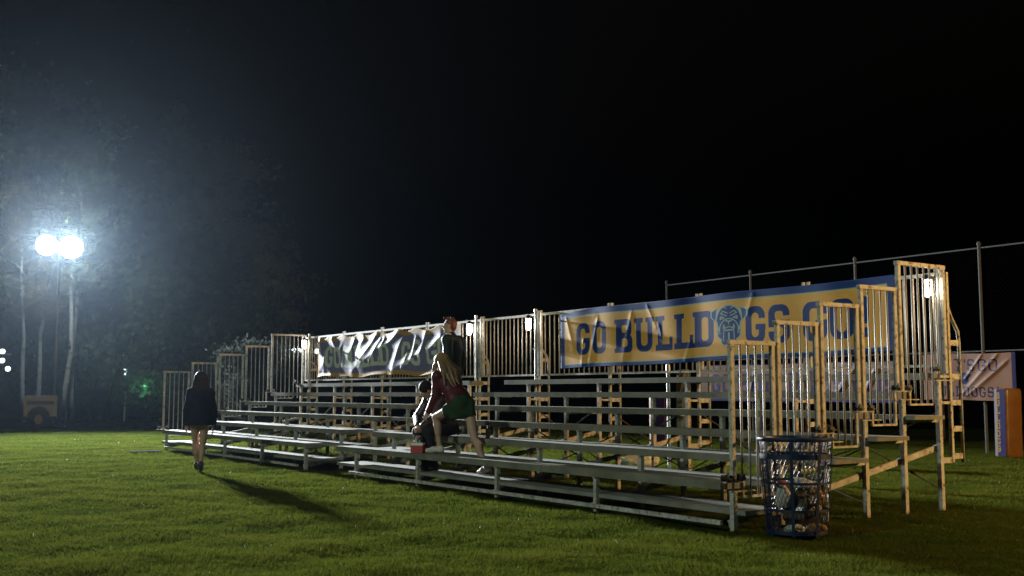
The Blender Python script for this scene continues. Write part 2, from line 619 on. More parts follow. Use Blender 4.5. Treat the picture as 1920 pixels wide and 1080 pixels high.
def dog(x, y):
    """simple bulldog head in a unit square: (filled silhouette, pale lines), negative inside"""
    X = np.abs(x - 0.5)
    fill = np.minimum.reduce([
        np.hypot(X / 0.34, (y - 0.66) / 0.34) * 0.34 - 0.34,
        rr(X, y, 0, 0.16, 0.33, 0.66, 0.2),
        rr(X, y, 0, 0.02, 0.22, 0.40, 0.18),
        np.maximum.reduce([X - 0.50, 0.30 - X, (y - 0.95) - (X - 0.3) * -0.4, -(y - 0.62) + (X - 0.38) * 0.9])])
    ln = np.abs(fill + 0.005) - 0.017
    hp = lambda pts, r: np.minimum.reduce([seg(X, y, pts[i], pts[i + 1], r) for i in range(len(pts) - 1)])
    arc = lambda cx, cy, rx, ry, a0, a1, r: hp([(cx + rx * math.cos(R(a0 + (a1 - a0) * i / 10)), cy + ry * math.sin(R(a0 + (a1 - a0) * i / 10))) for i in range(11)], r)
    inner = [arc(0, 0.40, 0.26, 0.27, 90, -20, 0.013),                # muzzle arch
             hp([(0.03, 0.80), (0.16, 0.86), (0.22, 0.80)], 0.012), hp([(0.05, 0.92), (0.14, 0.95)], 0.010),
             hp([(0.05, 0.735), (0.22, 0.80)], 0.012),
             hp([(0.12, 0.69), (0.22, 0.73), (0.24, 0.66), (0.13, 0.69)], 0.013),   # eye
             hp([(0.0, 0.60), (0.07, 0.615)], 0.018), hp([(0.0, 0.60), (0.0, 0.52)], 0.012),
             arc(0, 0.36, 0.14, 0.11, 90, 0, 0.012), hp([(0.14, 0.36), (0.15, 0.12)], 0.012),
             hp([(0.115, 0.44), (0.135, 0.53), (0.16, 0.43)], 0.012),
             hp([(0.0, 0.395), (0.09, 0.385)], 0.018),
             hp([(0.33, 0.88), (0.36, 0.62), (0.27, 0.40)], 0.018), hp([(0.30, 0.30), (0.33, 0.60)], 0.012)]
    ln = np.minimum(ln, np.minimum.reduce(inner))
    return fill, ln


GO = [('G', .42, .75), ('O', .82, 1.16), ('B', 1.40, 1.77), ('U', 1.84, 2.23), ('L', 2.30, 2.65), ('L', 2.70, 3.06), ('D', 3.09, 3.47),
      ('G', 4.06, 4.40), ('S', 4.46, 4.81), ('G', 5.02, 5.40), ('O', 5.44, 5.80), ('!', 5.89, 5.99)]


def cloth_mat(name, field, ink, line, rough, coat=0.0):
    m = bpy.data.materials.new(name)
    t, p, l = nt(m)

    def fac(attr):
        a = t.nodes.new("ShaderNodeAttribute"); a.attribute_name = attr
        g = t.nodes.new("ShaderNodeMath"); g.operation = 'GREATER_THAN'; g.inputs[1].default_value = 0.0
        t.links.new(a.outputs['Fac'], g.inputs[0]); return g.outputs[0]
    n1 = noise(t, 2.2, 5)
    f2 = mix_rgb(t, ramp(t, n1, 0.3, 0.75), tuple(c * 0.86 for c in field), tuple(min(1, c * 1.1) for c in field))
    c = mix_rgb(t, fac('ink'), f2, ink)
    c = mix_rgb(t, fac('line'), c, line)
    l.new(c, p.inputs['Base Color'])
    p.inputs['Roughness'].default_value = rough
    p.inputs['Specular IOR Level'].default_value = 0.12
    p.inputs['Coat Weight'].default_value = coat
    p.inputs['Coat Roughness'].default_value = 0.22
    return m


def banner(name, label, u_left, v, zb, Wd, Hh, step, mat, paint, disp, group=None):
    na, nb = int(Wd / step) + 1, int(Hh / step) + 1
    a, b = np.meshgrid(np.linspace(0, Wd, na), np.linspace(0, Hh, nb))
    ink, line = paint(a, b)
    dv, dz = disp(a, b)
    u = u_left - a
    P = P0[None, None] + AU * u[..., None] + AV * (v - dv)[..., None]
    P[..., 2] = zb + b + dz
    org = B(u_left - Wd / 2, v, zb)
    idx = np.arange(na * nb).reshape(nb, na)
    F = np.stack([idx[:-1, :-1], idx[:-1, 1:], idx[1:, 1:], idx[1:, :-1]], -1).reshape(-1, 4)
    me = np_mesh(name, (P - org).reshape(-1, 3), F, mat, True)
    for nm, arr in (('ink', ink), ('line', line)):
        at = me.attributes.new(nm, 'FLOAT', 'POINT')
        at.data.foreach_set('value', (-arr).astype(np.float32).ravel())
    o = link(name, me, None, org)
    sol = o.modifiers.new('thickness', 'SOLIDIFY'); sol.thickness = 0.0015
    tag(o, label, 'banner', group)
    return o


def paint_go(bt, bb, bs):
    """blue border widths: top, bottom, sides"""
    def f(a, b):
        Wd, Hh = a.max(), b.max()
        fld = rr(a, b, bs, bb, Wd - bs, Hh - bt)
        ink = -fld
        line = np.abs(fld) - 0.008
        hgt = 0.515; b0 = 0.20
        for ch, x0, x1 in GO:
            w = (x1 - x0) / hgt
            sl = 0.02 if ch != '!' else 0.0
            ink = np.minimum(ink, letter(ch, (a - x0) / hgt, (b - b0) / hgt, w) * hgt)
        sz = 0.58
        fd, ln = dog((a - 3.755) / (sz * 1.16) + 0.5, (b - 0.185) / sz)
        ink = np.minimum(ink, fd * sz); line = np.minimum(line, ln * sz)
        far = (np.abs(a - 3.755) > 0.5)
        line = np.where(far, np.abs(fld) - 0.008, line)
        return ink, line
    return f


def wav(a, b, amp, seed):
    r = np.random.default_rng(seed)
    d = np.zeros_like(a)
    for i in range(9):
        fx, fy, ph, p2 = r.uniform(1.5, 9), r.uniform(0.5, 2.5), r.uniform(0, 6.3), r.uniform(0, 6.3)
        d += amp * r.uniform(.4, 1) / (0.6 + 0.22 * fx) * np.sin(fx * a + ph + 0.7 * np.sin(fy * b * 2 + p2))
    return d


def folds(a, b, L):
    d = np.zeros_like(a)
    for x0, y0, x1, y1, amp, w in L:
        dx, dy = x1 - x0, y1 - y0; n = math.hypot(dx, dy)
        t = ((a - x0) * dx + (b - y0) * dy) / n / n
        s = ((a - x0) * dy - (b - y0) * dx) / n
        ww = w * (0.7 + 0.6 * np.clip(t, 0, 1))
        env = np.clip(np.minimum(t + 0.12, 1.15 - t) * 5, 0, 1)
        env = env * env * (3 - 2 * env)
        d += amp * np.exp(-np.abs(s / ww) ** 1.5) * env
    return d


# yellow banner: nearly flat, a few soft creases at its far end
def disp_y(a, b):
    d = 0.028 + wav(a, b, 0.004, 3)
    d = d + 0.42 * folds(a, b, [(0.15, 0.85, 0.35, 0.3, .012, .05), (0.95, 0.75, 0.75, 0.1, .012, .04), (1.75, 0.8, 1.55, 0.1, .010, .05),
                         (0.60, 0.45, 0.55, 0.05, .010, .03), (2.35, 0.6, 2.45, 0.3, .008, .03), (2.1, 0.9, 2.3, 0.55, .008, .04),
                         (3.0, 0.3, 2.9, 0.02, .007, .03), (4.2, 0.9, 4.1, 0.6, .006, .05), (0.05, 0.86, 0.9, 0.80, .010, .04)])
    dz = 0.008 * np.sin(a * 2.1) - 0.0 + 0.085 * np.clip(a / 6.37, 0, 1) * (1 - b / 0.94)
    dz = dz + (b / 0.94) * (0.02 * np.clip((a - 1.0) / 5, 0, 1) - 0.05 * np.exp(-(a / 0.55) ** 2))
    return d, dz


M['ban_y'] = cloth_mat('yellow_vinyl', (0.66, 0.35, 0.075), (0.014, 0.040, 0.160), (0.26, 0.36, 0.32), 0.6, 0.0)
banner('banner', 'long yellow banner with blue letters GO BULLDOGS GO! on the near fence', 6.99, 3.358, 1.64, 6.37, 0.94, 0.0085,
       M['ban_y'], paint_go(0.105, 0.062, 0.11), disp_y)

# dark banner: heavily wrinkled
FD = [(2.92, 0.85, 1.75, 0.10, .055, .06), (3.93, 0.87, 2.23, 0.29, .075, .07), (4.17, 0.88, 3.60, 0.03, .05, .06), (4.96, 0.51, 3.70, 0.08, .06, .06),
      (0.07, 0.90, 0.35, 0.27, .06, .06), (0.69, 0.90, 1.08, 0.53, .06, .06), (0.43, 0.63, 0.33, 0.10, .04, .05), (5.62, 0.72, 5.05, 0.48, .06, .05),
      (1.87, 0.85, 1.55, 0.42, .05, .06), (3.31, 0.84, 3.05, 0.40, .04, .05), (4.39, 0.72, 4.15, 0.12, .04, .045), (4.62, 0.74, 4.38, 0.10, .045, .04),
      (0.37, 0.28, 0.75, 0.03, .035, .04), (4.04, 0.12, 4.25, 0.0, .03, .04), (3.15, 0.80, 2.65, 0.28, .04, .04), (2.35, 0.86, 1.95, 0.45, .035, .05),
      (5.0, 0.9, 4.75, 0.3, .035, .04), (5.9, 0.8, 5.6, 0.2, .03, .05), (1.3, 0.55, 1.25, 0.2, .02, .05)]


def disp_d(a, b):
    d = 0.045 + wav(a, b, 0.010, 11) * (0.3 + 0.7 * np.sin(np.pi * np.clip(b / 0.93, 0, 1))) + 0.46 * folds(a, b, [(p, q, r1, r2, am, ww * 2.7) for p, q, r1, r2, am, ww in FD]) + 0.07 * folds(a, b, FD)
    d = d + 0.03 * np.exp(-(b / 0.05) ** 2) * (np.sin(a * 2.6 + 0.5) > 0.2) * np.abs(np.sin(a * 2.6 + 0.5))
    r = np.random.default_rng(5)
    ties = np.array([0.0, 0.62, 1.25, 2.1, 2.95, 3.9, 4.6, 5.5, 6.3])
    t = np.abs(a[..., None] - ties).min(-1)
    sag = 0.075 * (1 - np.exp(-(t / 0.22) ** 2)) * np.clip(b / 0.93, 0, 1) ** 2
    dz = -sag + 0.075 * a / 6.3 * 0 + 0.02 * np.sin(a * 2.3) * (1 - b / 0.93) + 0.012 * np.sin(a * 5) * (1 - b / 0.93)
    return d, dz


M['ban_d'] = cloth_mat('navy_vinyl', (0.15, 0.14, 0.25), (0.44, 0.49, 0.38), (0.14, 0.18, 0.19), 0.66, 0.0)


def paint_dark(a, b):
    Wd, Hh = a.max(), b.max()
    fld = rr(a, b, 0.10, 0.085, Wd - 0.10, Hh - 0.10)
    ink = np.full_like(a, 1.0)
    hgt = 0.50; b0 = 0.20
    for ch, x0, x1 in GO:
        ink = np.minimum(ink, letter(ch, (a - x0) / hgt, (b - b0) / hgt, (x1 - x0) / hgt) * hgt)
    fd, ln = dog((a - 3.755) / (0.58 * 1.16) + 0.5, (b - 0.185) / 0.58)
    ink = np.where(np.abs(a - 3.755) < 0.42, np.minimum(ink, np.maximum(fd, ln) * 0.58), ink)
    line = np.where(np.abs(a - 3.755) < 0.42, ln * 0.58, 1.0)
    ink = np.where((np.abs(a - 3.755) < 0.30) & (fd < 0), np.maximum(0.01, 0.01), ink)
    return ink, line, fld


def paint_dark2(a, b):
    ink, line, fld = paint_dark(a, b)
    return ink, line


# the gold border of the dark banner is a third colour: carried by its own attribute
bd = banner('banner', 'wrinkled dark blue banner with pale letters GO BULLDOGS GO! and gold edge', 16.34, 3.352, 1.615, 6.30, 0.935, 0.0085,
            M['ban_d'], paint_dark2, disp_d)
na, nb = int(6.30 / 0.0085) + 1, int(0.935 / 0.0085) + 1
aa, bb = np.meshgrid(np.linspace(0, 6.30, na), np.linspace(0, 0.935, nb))
at = bd.data.attributes.new('edge', 'FLOAT', 'POINT')
at.data.foreach_set('value', paint_dark(aa, bb)[2].astype(np.float32).ravel())
t = M['ban_d'].node_tree
a_ = t.nodes.new("ShaderNodeAttribute"); a_.attribute_name = 'edge'
g_ = t.nodes.new("ShaderNodeMath"); g_.operation = 'GREATER_THAN'; g_.inputs[1].default_value = 0.0
t.links.new(a_.outputs['Fac'], g_.inputs[0])
pb_ = t.nodes["Principled BSDF"]
old = pb_.inputs['Base Color'].links[0].from_socket
t.links.new(mix_rgb(t, g_.outputs[0], old, (0.36, 0.21, 0.055)), pb_.inputs['Base Color'])

# banners tied to the chain link fence far behind
M['ban_c'] = cloth_mat('tan_vinyl', (0.15, 0.085, 0.055), (0.018, 0.015, 0.075), (0.13, 0.09, 0.08), 0.55, 0.05)
banner('banner', 'faded tan banner with purple letters seen behind the bleacher rows', 14.36, 13.63, 1.03, 6.33, 0.95, 0.011,
       M['ban_c'], paint_go(0.03, 0.075, 0.04),
       lambda a, b: (0.02 + wav(a, b, 0.008, 21) + folds(a, b, [(5.2, .9, 4.6, .2, .05, .06), (5.7, .8, 5.3, .1, .05, .05), (2.0, .8, 1.8, .2, .03, .05)]),
                     0.01 * np.sin(a * 2)))


def paint_lets(a, b):
    ink = np.full_like(a, 1.0); line = np.full_like(a, 1.0)
    ink = np.minimum(ink, rr(a, b, 2.05, -0.1, 2.3, 1.2))
    h1 = 0.255
    for ch, x0, w in (('L', 0.30, .17), ('E', 0.52, .17), ('T', 0.74, .20), ("'", 0.975, .035), ('S', 1.05, .17), ('G', 1.30, .19), ('O', 1.55, .19)):
        ink = np.minimum(ink, letter(ch, (a - x0) / h1, (b - 0.61) / h1, w / h1, 0.15) * h1)
    h2 = 0.215
    for i, ch in enumerate('BULLDOGS'):
        ink = np.minimum(ink, letter(ch, (a - 0.22 - i * 0.183) / h2, (b - 0.07) / h2, 0.14 / h2, 0.16) * h2)
    ink = np.minimum(ink, letter('!', (a - 1.71) / h2, (b - 0.07) / h2, 0.2, 0.2) * h2)
    fd, ln = dog((a - 0.98) / 0.30 + 0.5, (b - 0.32) / 0.26)
    m = np.abs(a - 0.98) < 0.2
    ink = np.where(m, np.minimum(ink, np.maximum(fd, -ln - 0.01) * 0.26), ink)
    return ink, line


M['ban_l'] = cloth_mat('peach_vinyl', (0.19, 0.105, 0.07), (0.010, 0.010, 0.055), (0.1, 0.1, 0.1), 0.5, 0.08)
banner('banner', "tan banner reading LET'S GO BULLDOGS! tied to the chain link fence", 7.45, 13.63, 1.10, 2.14, 0.98, 0.0085, M['ban_l'], paint_lets,
       lambda a, b: (0.02 + wav(a, b, 0.006, 31) + 0.5 * folds(a, b, [(1.75, .95, .95, .15, .05, .05), (1.95, .80, 1.05, .10, .06, .05), (1.4, .95, 1.0, .45, .04, .035), (.5, .9, .3, .2, .03, .05)]),
                     0.012 * np.sin(a * 3)))

# ------------------------------------------------------------------ wall lanterns on the poles
M['jar'] = emit('lit_glass_jar', (1.0, 0.86, 0.66), 42)


def lantern(u, label):
    r = empty('lantern', B(u, 3.335, 2.43), PSI, label, 'lantern', 'caged lanterns along the rear fence')
    m = MB()
    m.bar((0, 0.02, 0.10), (-0.11, 0.055, 0.10), 0.02, 0.02); m.span((-0.012, 0.02, 0.06), (0.012, 0.032, 0.15))
    m.build('arm', M['black'], r)
    m = MB(); m.lathe([(0.035, 0.065), (0.056, 0.066), (0.058, 0.085), (0.034, 0.115), (0.018, 0.13)], (-0.11, 0.055, 0))
    m.build('cap', M['black'], r)
    m = MB(); m.lathe([(0.012, -0.125), (0.032, -0.115), (0.043, -0.08), (0.047, 0.0), (0.044, 0.064)], (-0.11, 0.055, 0), 14)
    m.build('jar', M['jar'], r)
    m = MB()
    for i in range(6):
        a = math.tau * i / 6
        c, s = math.cos(a), math.sin(a)
        m.tube([(-0.11 + .054 * c, .055 + .054 * s, .066), (-0.11 + .055 * c, .055 + .055 * s, -.06), (-0.11 + .042 * c, .055 + .042 * s, -.12), (-0.11, .055, -.142)], 0.0025, 5)
    for z, q in ((0.0, .055), (-.06, .0555)):
        m.tube([(-0.11 + q * math.cos(i * .3927), .055 + q * math.sin(i * .3927), z) for i in range(17)], 0.0022, 5)
    m.build('cage', M['black'], r)


lantern(0.06, 'lit lantern at the near end, behind the tallest guard panel')
lantern(7.70, 'lit lantern between the bare fence bars and the yellow banner')
lantern(9.56, 'lit lantern just right of the standing man with red hair')
lantern(16.95, 'lit lantern at the far end, left of the wrinkled banner')

# ------------------------------------------------------------------ trash can and rubbish
TC = np.array([2.545, 9.86, 0.0])


def trash_can():
    r = empty('trash_can', TC, 0.3, 'blue steel mesh trash can on the grass at the bleacher end', 'trash can')
    H = 0.84
    rad = lambda z: 0.255 + 0.060 * z / H
    m = MB()
    N = 46
    for sgn in (-1, 1):
        for i in range(N):
            a0 = math.tau * i / N
            pts = []
            for j in range(13):
                z = 0.03 + (H - 0.05) * j / 12
                a = a0 + sgn * 1.15 * j / 12
                pts.append((rad(z) * math.cos(a), rad(z) * math.sin(a), z))
            m.tube(pts, 0.0021, 4, False)
    m.build('mesh_wall', M['navy'], r)
    for z, h, q in ((0.03, .035, 0), (0.22, .022, 0), (0.46, .022, 0), (0.69, .045, 0)):
        m = MB()
        ro = rad(z) + 0.003
        m.lathe([(ro, z - h / 2), (ro + .007, z - h / 2), (ro + .007, z + h / 2), (ro, z + h / 2), (ro, z - h / 2)], n=40, close=False)
        m.build('hoop', M['navy'], r)
    for i in range(8):
        a = math.tau * i / 8 + 0.12
        m = MB()
        c, s = math.cos(a), math.sin(a)
        p = Vector((c * (rad(0) + .012), s * (rad(0) + .012), 0.0)); q = Vector((c * (rad(H) + .012), s * (rad(H) + .012), H - .02))
        m.bar(p, q, 0.030, 0.006, (c, s, 0)); m.build('rib', M['navy'], r)
    m = MB()
    m.tube([(math.cos(math.tau * i / 40) * .322, math.sin(math.tau * i / 40) * .322, H) for i in range(41)], 0.019, 8, False)
    m.build('rim', M['navy'], r)
    m = MB(); m.lathe([(0.001, 0.014), (0.25, 0.014), (0.25, 0.022), (0.001, 0.022)], n=30, close=False); m.build('base', M['navy'], r)


trash_can()


def blob(name, c, s, mat, label, cat, seed, rough=0.25, sub=3, group=None, rot=0.0):
    import bmesh
    bm = bmesh.new(); bmesh.ops.create_icosphere(bm, subdivisions=sub, radius=1)
    rg = np.random.default_rng(seed)
    K = rg.normal(size=(7, 3)) * 2.6; ph = rg.uniform(0, 6.3, 7)
    for v in bm.verts:
        p = np.array(v.co)
        d = 1 + rough * np.abs(np.sin(K @ p + ph)).mean() * 1.4 - rough * 0.7 + rough * 0.4 * np.sin((K[:3] @ p) * 2.3).mean()
        v.co = Vector(p * d * np.array(s))
        if v.co.z < -s[2] * 0.8: v.co.z = -s[2] * 0.8
    me = bpy.data.meshes.new(name); bm.to_mesh(me); bm.free()
    me.materials.append(mat)
    o = link(name, me, None, c); o.rotation_euler = (0, 0, rot)
    return tag(o, label, cat, group)


M['bag'] = plain('brown_bag_film', (0.10, 0.075, 0.035), 0.3, 0, 0.4, 9)
M['paper'] = plain('crumpled_paper', (0.46, 0.45, 0.41), 0.7, 0, 0.15, 12)
M['redp'] = plain('red_card', (0.42, 0.035, 0.035), 0.5, 0, 0.2, 8)
M['orangep'] = plain('orange_wrapper', (0.28, 0.16, 0.07), 0.4, 0, 0.3, 14)
tc = lambda x, y, z: (TC[0] + x, TC[1] + y, z)
blob('trash_bag', tc(0.05, 0.03, 0.20), (0.175, 0.165, 0.17), M['bag'], 'brown bag of rubbish filling the bottom of the trash can', 'trash bag', 1, .28)
blob('crumpled_paper', tc(-0.15, -0.12, 0.33), (0.07, 0.05, 0.11), M['paper'], 'pale crumpled paper at the left inside the trash can', 'paper', 2, .3)
blob('crumpled_wrapper', tc(0.13, -0.13, 0.33), (0.08, 0.06, 0.08), M['orangep'], 'orange crumpled wrapper at the right inside the trash can', 'wrapper', 3, .35)
blob('crumpled_paper', tc(-0.06, -0.17, 0.06), (0.09, 0.045, 0.04), M['paper'], 'white flattened paper at the bottom of the trash can', 'paper', 4, .3)
blob('crumpled_wrapper', tc(0.12, -0.15, 0.07), (0.10, 0.05, 0.04), M['orangep'], 'orange flattened wrapper at the bottom of the trash can', 'wrapper', 5, .3)
blob('crumpled_paper', tc(0.04, 0.02, 0.44), (0.10, 0.09, 0.05), M['paper'], 'white paper topping the heap inside the trash can', 'paper', 6, .35)
blob('red_carton', tc(-0.13, -0.02, 0.43), (0.06, 0.06, 0.04), M['redp'], 'crushed red carton on the heap inside the trash can', 'carton', 8, .25)

# ------------------------------------------------------------------ people: signed distance bodies meshed in one piece
def ell(c, axes, rad):
    return ('e', np.array(c, float), np.array(axes, float), np.array(rad, float))


def cap(a, b, ra, rb):
    return ('c', np.array(a, float), np.array(b, float), float(ra), float(rb))


def prim_bounds(p):
    if p[0] == 'e':
        r = p[3].max(); return p[1] - r, p[1] + r
    r = max(p[3], p[4]); return np.minimum(p[1], p[2]) - r, np.maximum(p[1], p[2]) + r


def field(prims, ks, h, clip=None, pad=0.03):
    lo = np.min([prim_bounds(p)[0] for p in prims], 0) - pad - 2 * h
    hi = np.max([prim_bounds(p)[1] for p in prims], 0) + pad + 2 * h
    n = np.ceil((hi - lo) / h).astype(int) + 1
    F = np.full(n, 0.25, np.float32)
    for p, k in zip(prims, ks):
        a, b = prim_bounds(p)
        m = k + 0.05
        i0 = np.clip(np.floor((a - m - lo) / h).astype(int), 0, n - 1); i1 = np.clip(np.ceil((b + m - lo) / h).astype(int) + 1, 1, n)
        g = np.stack(np.meshgrid(*[lo[i] + h * np.arange(i0[i], i1[i]) for i in range(3)], indexing='ij'), -1)
        if p[0] == 'e':
            q = (g - p[1]) @ p[2].T
            L = np.linalg.norm(q / p[3], axis=-1); G = np.linalg.norm(q / p[3] ** 2, axis=-1) + 1e-9
            d = L * (L - 1) / G
        else:
            ba = p[2] - p[1]
            t = np.clip(((g - p[1]) @ ba) / (ba @ ba + 1e-12), 0, 1)
            d = np.linalg.norm(g - p[1] - t[..., None] * ba, axis=-1) - (p[3] + (p[4] - p[3]) * t)
        sl = tuple(slice(i0[i], i1[i]) for i in range(3))
        f = F[sl]
        if k > 0:
            hh = np.maximum(k - np.abs(f - d), 0) / k
            F[sl] = np.minimum(f, d) - hh * hh * k * 0.25
        else:
            F[sl] = np.minimum(f, d)
    if clip:
        G = np.stack(np.meshgrid(*[lo[i] + h * np.arange(n[i]) for i in range(3)], indexing='ij'), -1)
        for pt, nr in clip:
            F = np.maximum(F, (G - np.array(pt)) @ np.array(nr))
    return F, lo


def surface_net(F, lo, h):
    ins = F < 0
    nx, ny, nz = F.shape
    acc = np.zeros((nx - 1, ny - 1, nz - 1, 3), np.float32); cnt = np.zeros((nx - 1, ny - 1, nz - 1), np.float32)
    for ax in range(3):
        o1, o2 = [i for i in range(3) if i != ax]
        for s1 in (0, 1):
            for s2 in (0, 1):
                sa = [slice(0, -1)] * 3; sb = [slice(0, -1)] * 3
                for o, s in ((o1, s1), (o2, s2)):
                    sa[o] = slice(1, None) if s else slice(0, -1); sb[o] = sa[o]
                sb[ax] = slice(1, None)
                fa, fb = F[tuple(sa)], F[tuple(sb)]
                cr = (fa < 0) != (fb < 0)
                t = np.where(cr, fa / np.where(cr, fa - fb, 1), 0)
                pos = np.zeros(3 * (1,)).tolist()
                acc[..., ax] += np.where(cr, t, 0); acc[..., o1] += cr * s1; acc[..., o2] += cr * s2
                cnt += cr
    act = cnt > 0
    vid = np.full(act.shape, -1, np.int32); vid[act] = np.arange(act.sum())
    base = np.argwhere(act)
    V = lo + h * (base + acc[act] / cnt[act][:, None])
    faces = []
    for ax in range(3):
        o1, o2 = [(1, 2), (2, 0), (0, 1)][ax]
        sa = [slice(1, -1)] * 3; sb = [slice(1, -1)] * 3
        sa[ax] = slice(0, -1); sb[ax] = slice(1, None)
        A, Bm = ins[tuple(sa)], ins[tuple(sb)]
        ch = np.argwhere(A != Bm)
        if len(ch) == 0: continue
        st = A[A != Bm]
        c = ch.copy(); c[:, o1] += 1; c[:, o2] += 1
        e1 = np.zeros(3, int); e1[o1] = 1; e2 = np.zeros(3, int); e2[o2] = 1
        q = [c - e1 - e2, c - e2, c, c - e1]
        ids = np.stack([vid[tuple(x.T)] for x in q], -1)
        ids[~st] = ids[~st][:, ::-1]
        faces.append(ids)
    return V, np.concatenate(faces)


def sdf_obj(name, prims, ks, h, mat, parent, clip=None, org=None):
    if not isinstance(ks, (list, tuple)): ks = [ks] * len(prims)
    F, lo = field(prims, ks, h, clip)
    V, Q = surface_net(F, lo, h)
    org = np.array(parent.location) if parent is not None else org
    me = np_mesh(name, V - org, Q, mat, True)
    return link(name, me, parent)


def unit(v):
    v = np.array(v, float); return v / np.linalg.norm(v)


def frame(up, fwd):
    u = unit(up); r = unit(np.cross(fwd, u)); f = np.cross(u, r)
    return np.array([r, f, u])


def head_prims(C, f, u):
    A = frame(u, f); r, f, u = A
    P = [ell(C + u * .032 - f * .012, A, (.074, .094, .092)), ell(C - u * .045 + f * .022, A, (.056, .066, .072)),
         cap(C + f * .078 + u * .012, C + f * .106 - u * .024, .010, .014), cap(C + f * .074 + u * .032 - r * .03, C + f * .074 + u * .032 + r * .03, .013, .013),
         ell(C + f * .068 - u * .098, A, (.022, .020, .018)), cap(C + f * .083 - u * .060 - r * .014, C + f * .083 - u * .060 + r * .014, .009, .009),
         ell(C + r * .076 - f * .004 - u * .002, A, (.011, .019, .031)), ell(C - r * .076 - f * .004 - u * .002, A, (.011, .019, .031))]
    return P, [.03, .03, .012, .015, .02, .010, .006, .006]


def hand_prims(w, d, n, left, curl=0.35):
    d = unit(d); n = unit(np.array(n) - d * np.dot(n, d)); s = np.cross(n, d) * (1 if left else -1)
    A = np.array([s, d, n])
    P = [ell(w + d * .045, A, (.041, .055, .016))]; K = [.02]
    for i, L in enumerate((.066, .077, .072, .056)):
        o = (i - 1.5)
        b = w + d * .083 + s * o * -.021
        dd = unit(d + s * o * -.13 + n * curl * .5)
        m = b + dd * L * .55
        d2 = unit(dd + n * curl * 1.3)
        P += [cap(b - dd * .01, m, .0088, .0080), cap(m, m + d2 * L * .5, .0080, .0068)]; K += [.006, .003]
    b = w + d * .022 + s * .032
    d1 = unit(d * .62 + s * .75 + n * .25); m = b + d1 * .036
    P += [cap(b, m, .012, .0095), cap(m, m + unit(d * .9 + s * .25 + n * .3) * .032, .0095, .0078)]; K += [.012, .004]
    return P, K


def body(J, s=1.0):
    """J: joints. one continuous set of primitives for the whole body"""
    P, K = [], []
    def a(p, k): P.append(p); K.append(k)
    hipc = (J['hl'] + J['hr']) / 2; shc = (J['sl'] + J['sr']) / 2
    up = unit(shc - hipc); rt = unit(J['hr'] - J['hl']); A = np.array([rt, np.cross(up, rt), up]); A[0] = np.cross(A[1], A[2])
    rt2 = unit(J['sr'] - J['sl']); A2 = np.array([rt2, np.cross(up, rt2), up]); A2[0] = np.cross(A2[1], A2[2])
    L = np.linalg.norm(shc - hipc)
    a(ell(hipc + up * .02, A, (.158 * s, .108 * s, .115)), .03)
    a(ell(hipc + up * L * .38, A, (.128 * s, .092 * s, .15)), .06)
    a(ell(hipc + up * L * .72, A2, (.150 * s, .108 * s, .16)), .06)
    a(cap(J['sl'], J['sr'], .055 * s, .055 * s), .05)
    a(cap(shc + up * .0, J['hd'] - J['hu'] * .07, .058 * s, .052 * s), .03)
    hp, hk = head_prims(J['hd'], J['hf'], J['hu']); P.extend(hp); K.extend(hk); K[-len(hk)] = .02
    for q in 'lr':
        a(cap(J['s' + q], J['e' + q], .049 * s, .040 * s), .03)
        a(cap(J['e' + q], J['w' + q], .040 * s, .026 * s), .012)
        a(cap(J['h' + q] + 0, J['k' + q], .086 * s, .056 * s), .04)
        cm = J['k' + q] * .65 + J['a' + q] * .35
        back = unit(np.cross(np.cross(J['h' + q] - J['k' + q], J['a' + q] - J['k' + q]) + 1e-6, J['a' + q] - J['k' + q]))
        a(cap(J['k' + q], J['a' + q], .054 * s, .034 * s), .02)
        a(ell(cm - J['cd'] * .016, np.eye(3), (.046 * s, .046 * s, .10)), .04)
        toe = J['t' + q]; an = J['a' + q]
        heel = J['q' + q]
        a(cap(heel, an, .030, .034), .02); a(cap(an * .6 + heel * .4, toe, .032, .024), .02)
        hpz, hkz = hand_prims(J['w' + q], J['g' + q], J['p' + q], q == 'l', J.get('curl', .35)); P.extend(hpz); K.extend(hkz)
    return P, K, A, A2, up


def eyes(root, J):
    A = frame(J['hu'], J['hf']); r, f, u = A
    for sgn in (-1, 1):
        m = MB(); m.lathe([(0.0005, -.0115), (.008, -.0082), (.0115, 0), (.008, .0082), (.0005, .0115)], J['hd'] + r * sgn * .031 + f * .0745 + u * .012 - np.array(root.location), 10)
        m.build('eye', M['eye'], root)


def shoe(root, J, q, mat, heel=0.0, name='shoe'):
    he, to, an = J['q' + q], J['t' + q], J['a' + q]
    P = [cap(he + (an - he) * .12, he * .45 + to * .55 + np.array([0, 0, .012]), .040, .042), cap(he * .45 + to * .55, to, .043, .030), cap(he, he + (an - he) * .55, .040, .040)]
    K = [.02, .02, .02]
    if heel:
        P.append(cap(he - np.array([0, 0, .01]), he - np.array([0, 0, heel]), .022, .010)); K.append(.01)
    return sdf_obj(name, P, K, .008, mat, root)


def skin(name, col):
    m = plain(name, col, 0.55, 0, 0.08, 20, 0.3)
    p = m.node_tree.nodes["Principled BSDF"]
    p.inputs['Subsurface Weight'].default_value = 0.08
    p.inputs['Subsurface Radius'].default_value = (0.01, 0.004, 0.002)
    return m


def fabric(name, col, rough=0.8, vary=0.3, scale=14, spec=0.25, bump=0.25):
    return plain(name, col, rough, 0, vary, scale, spec, None, .6, .7, bump)


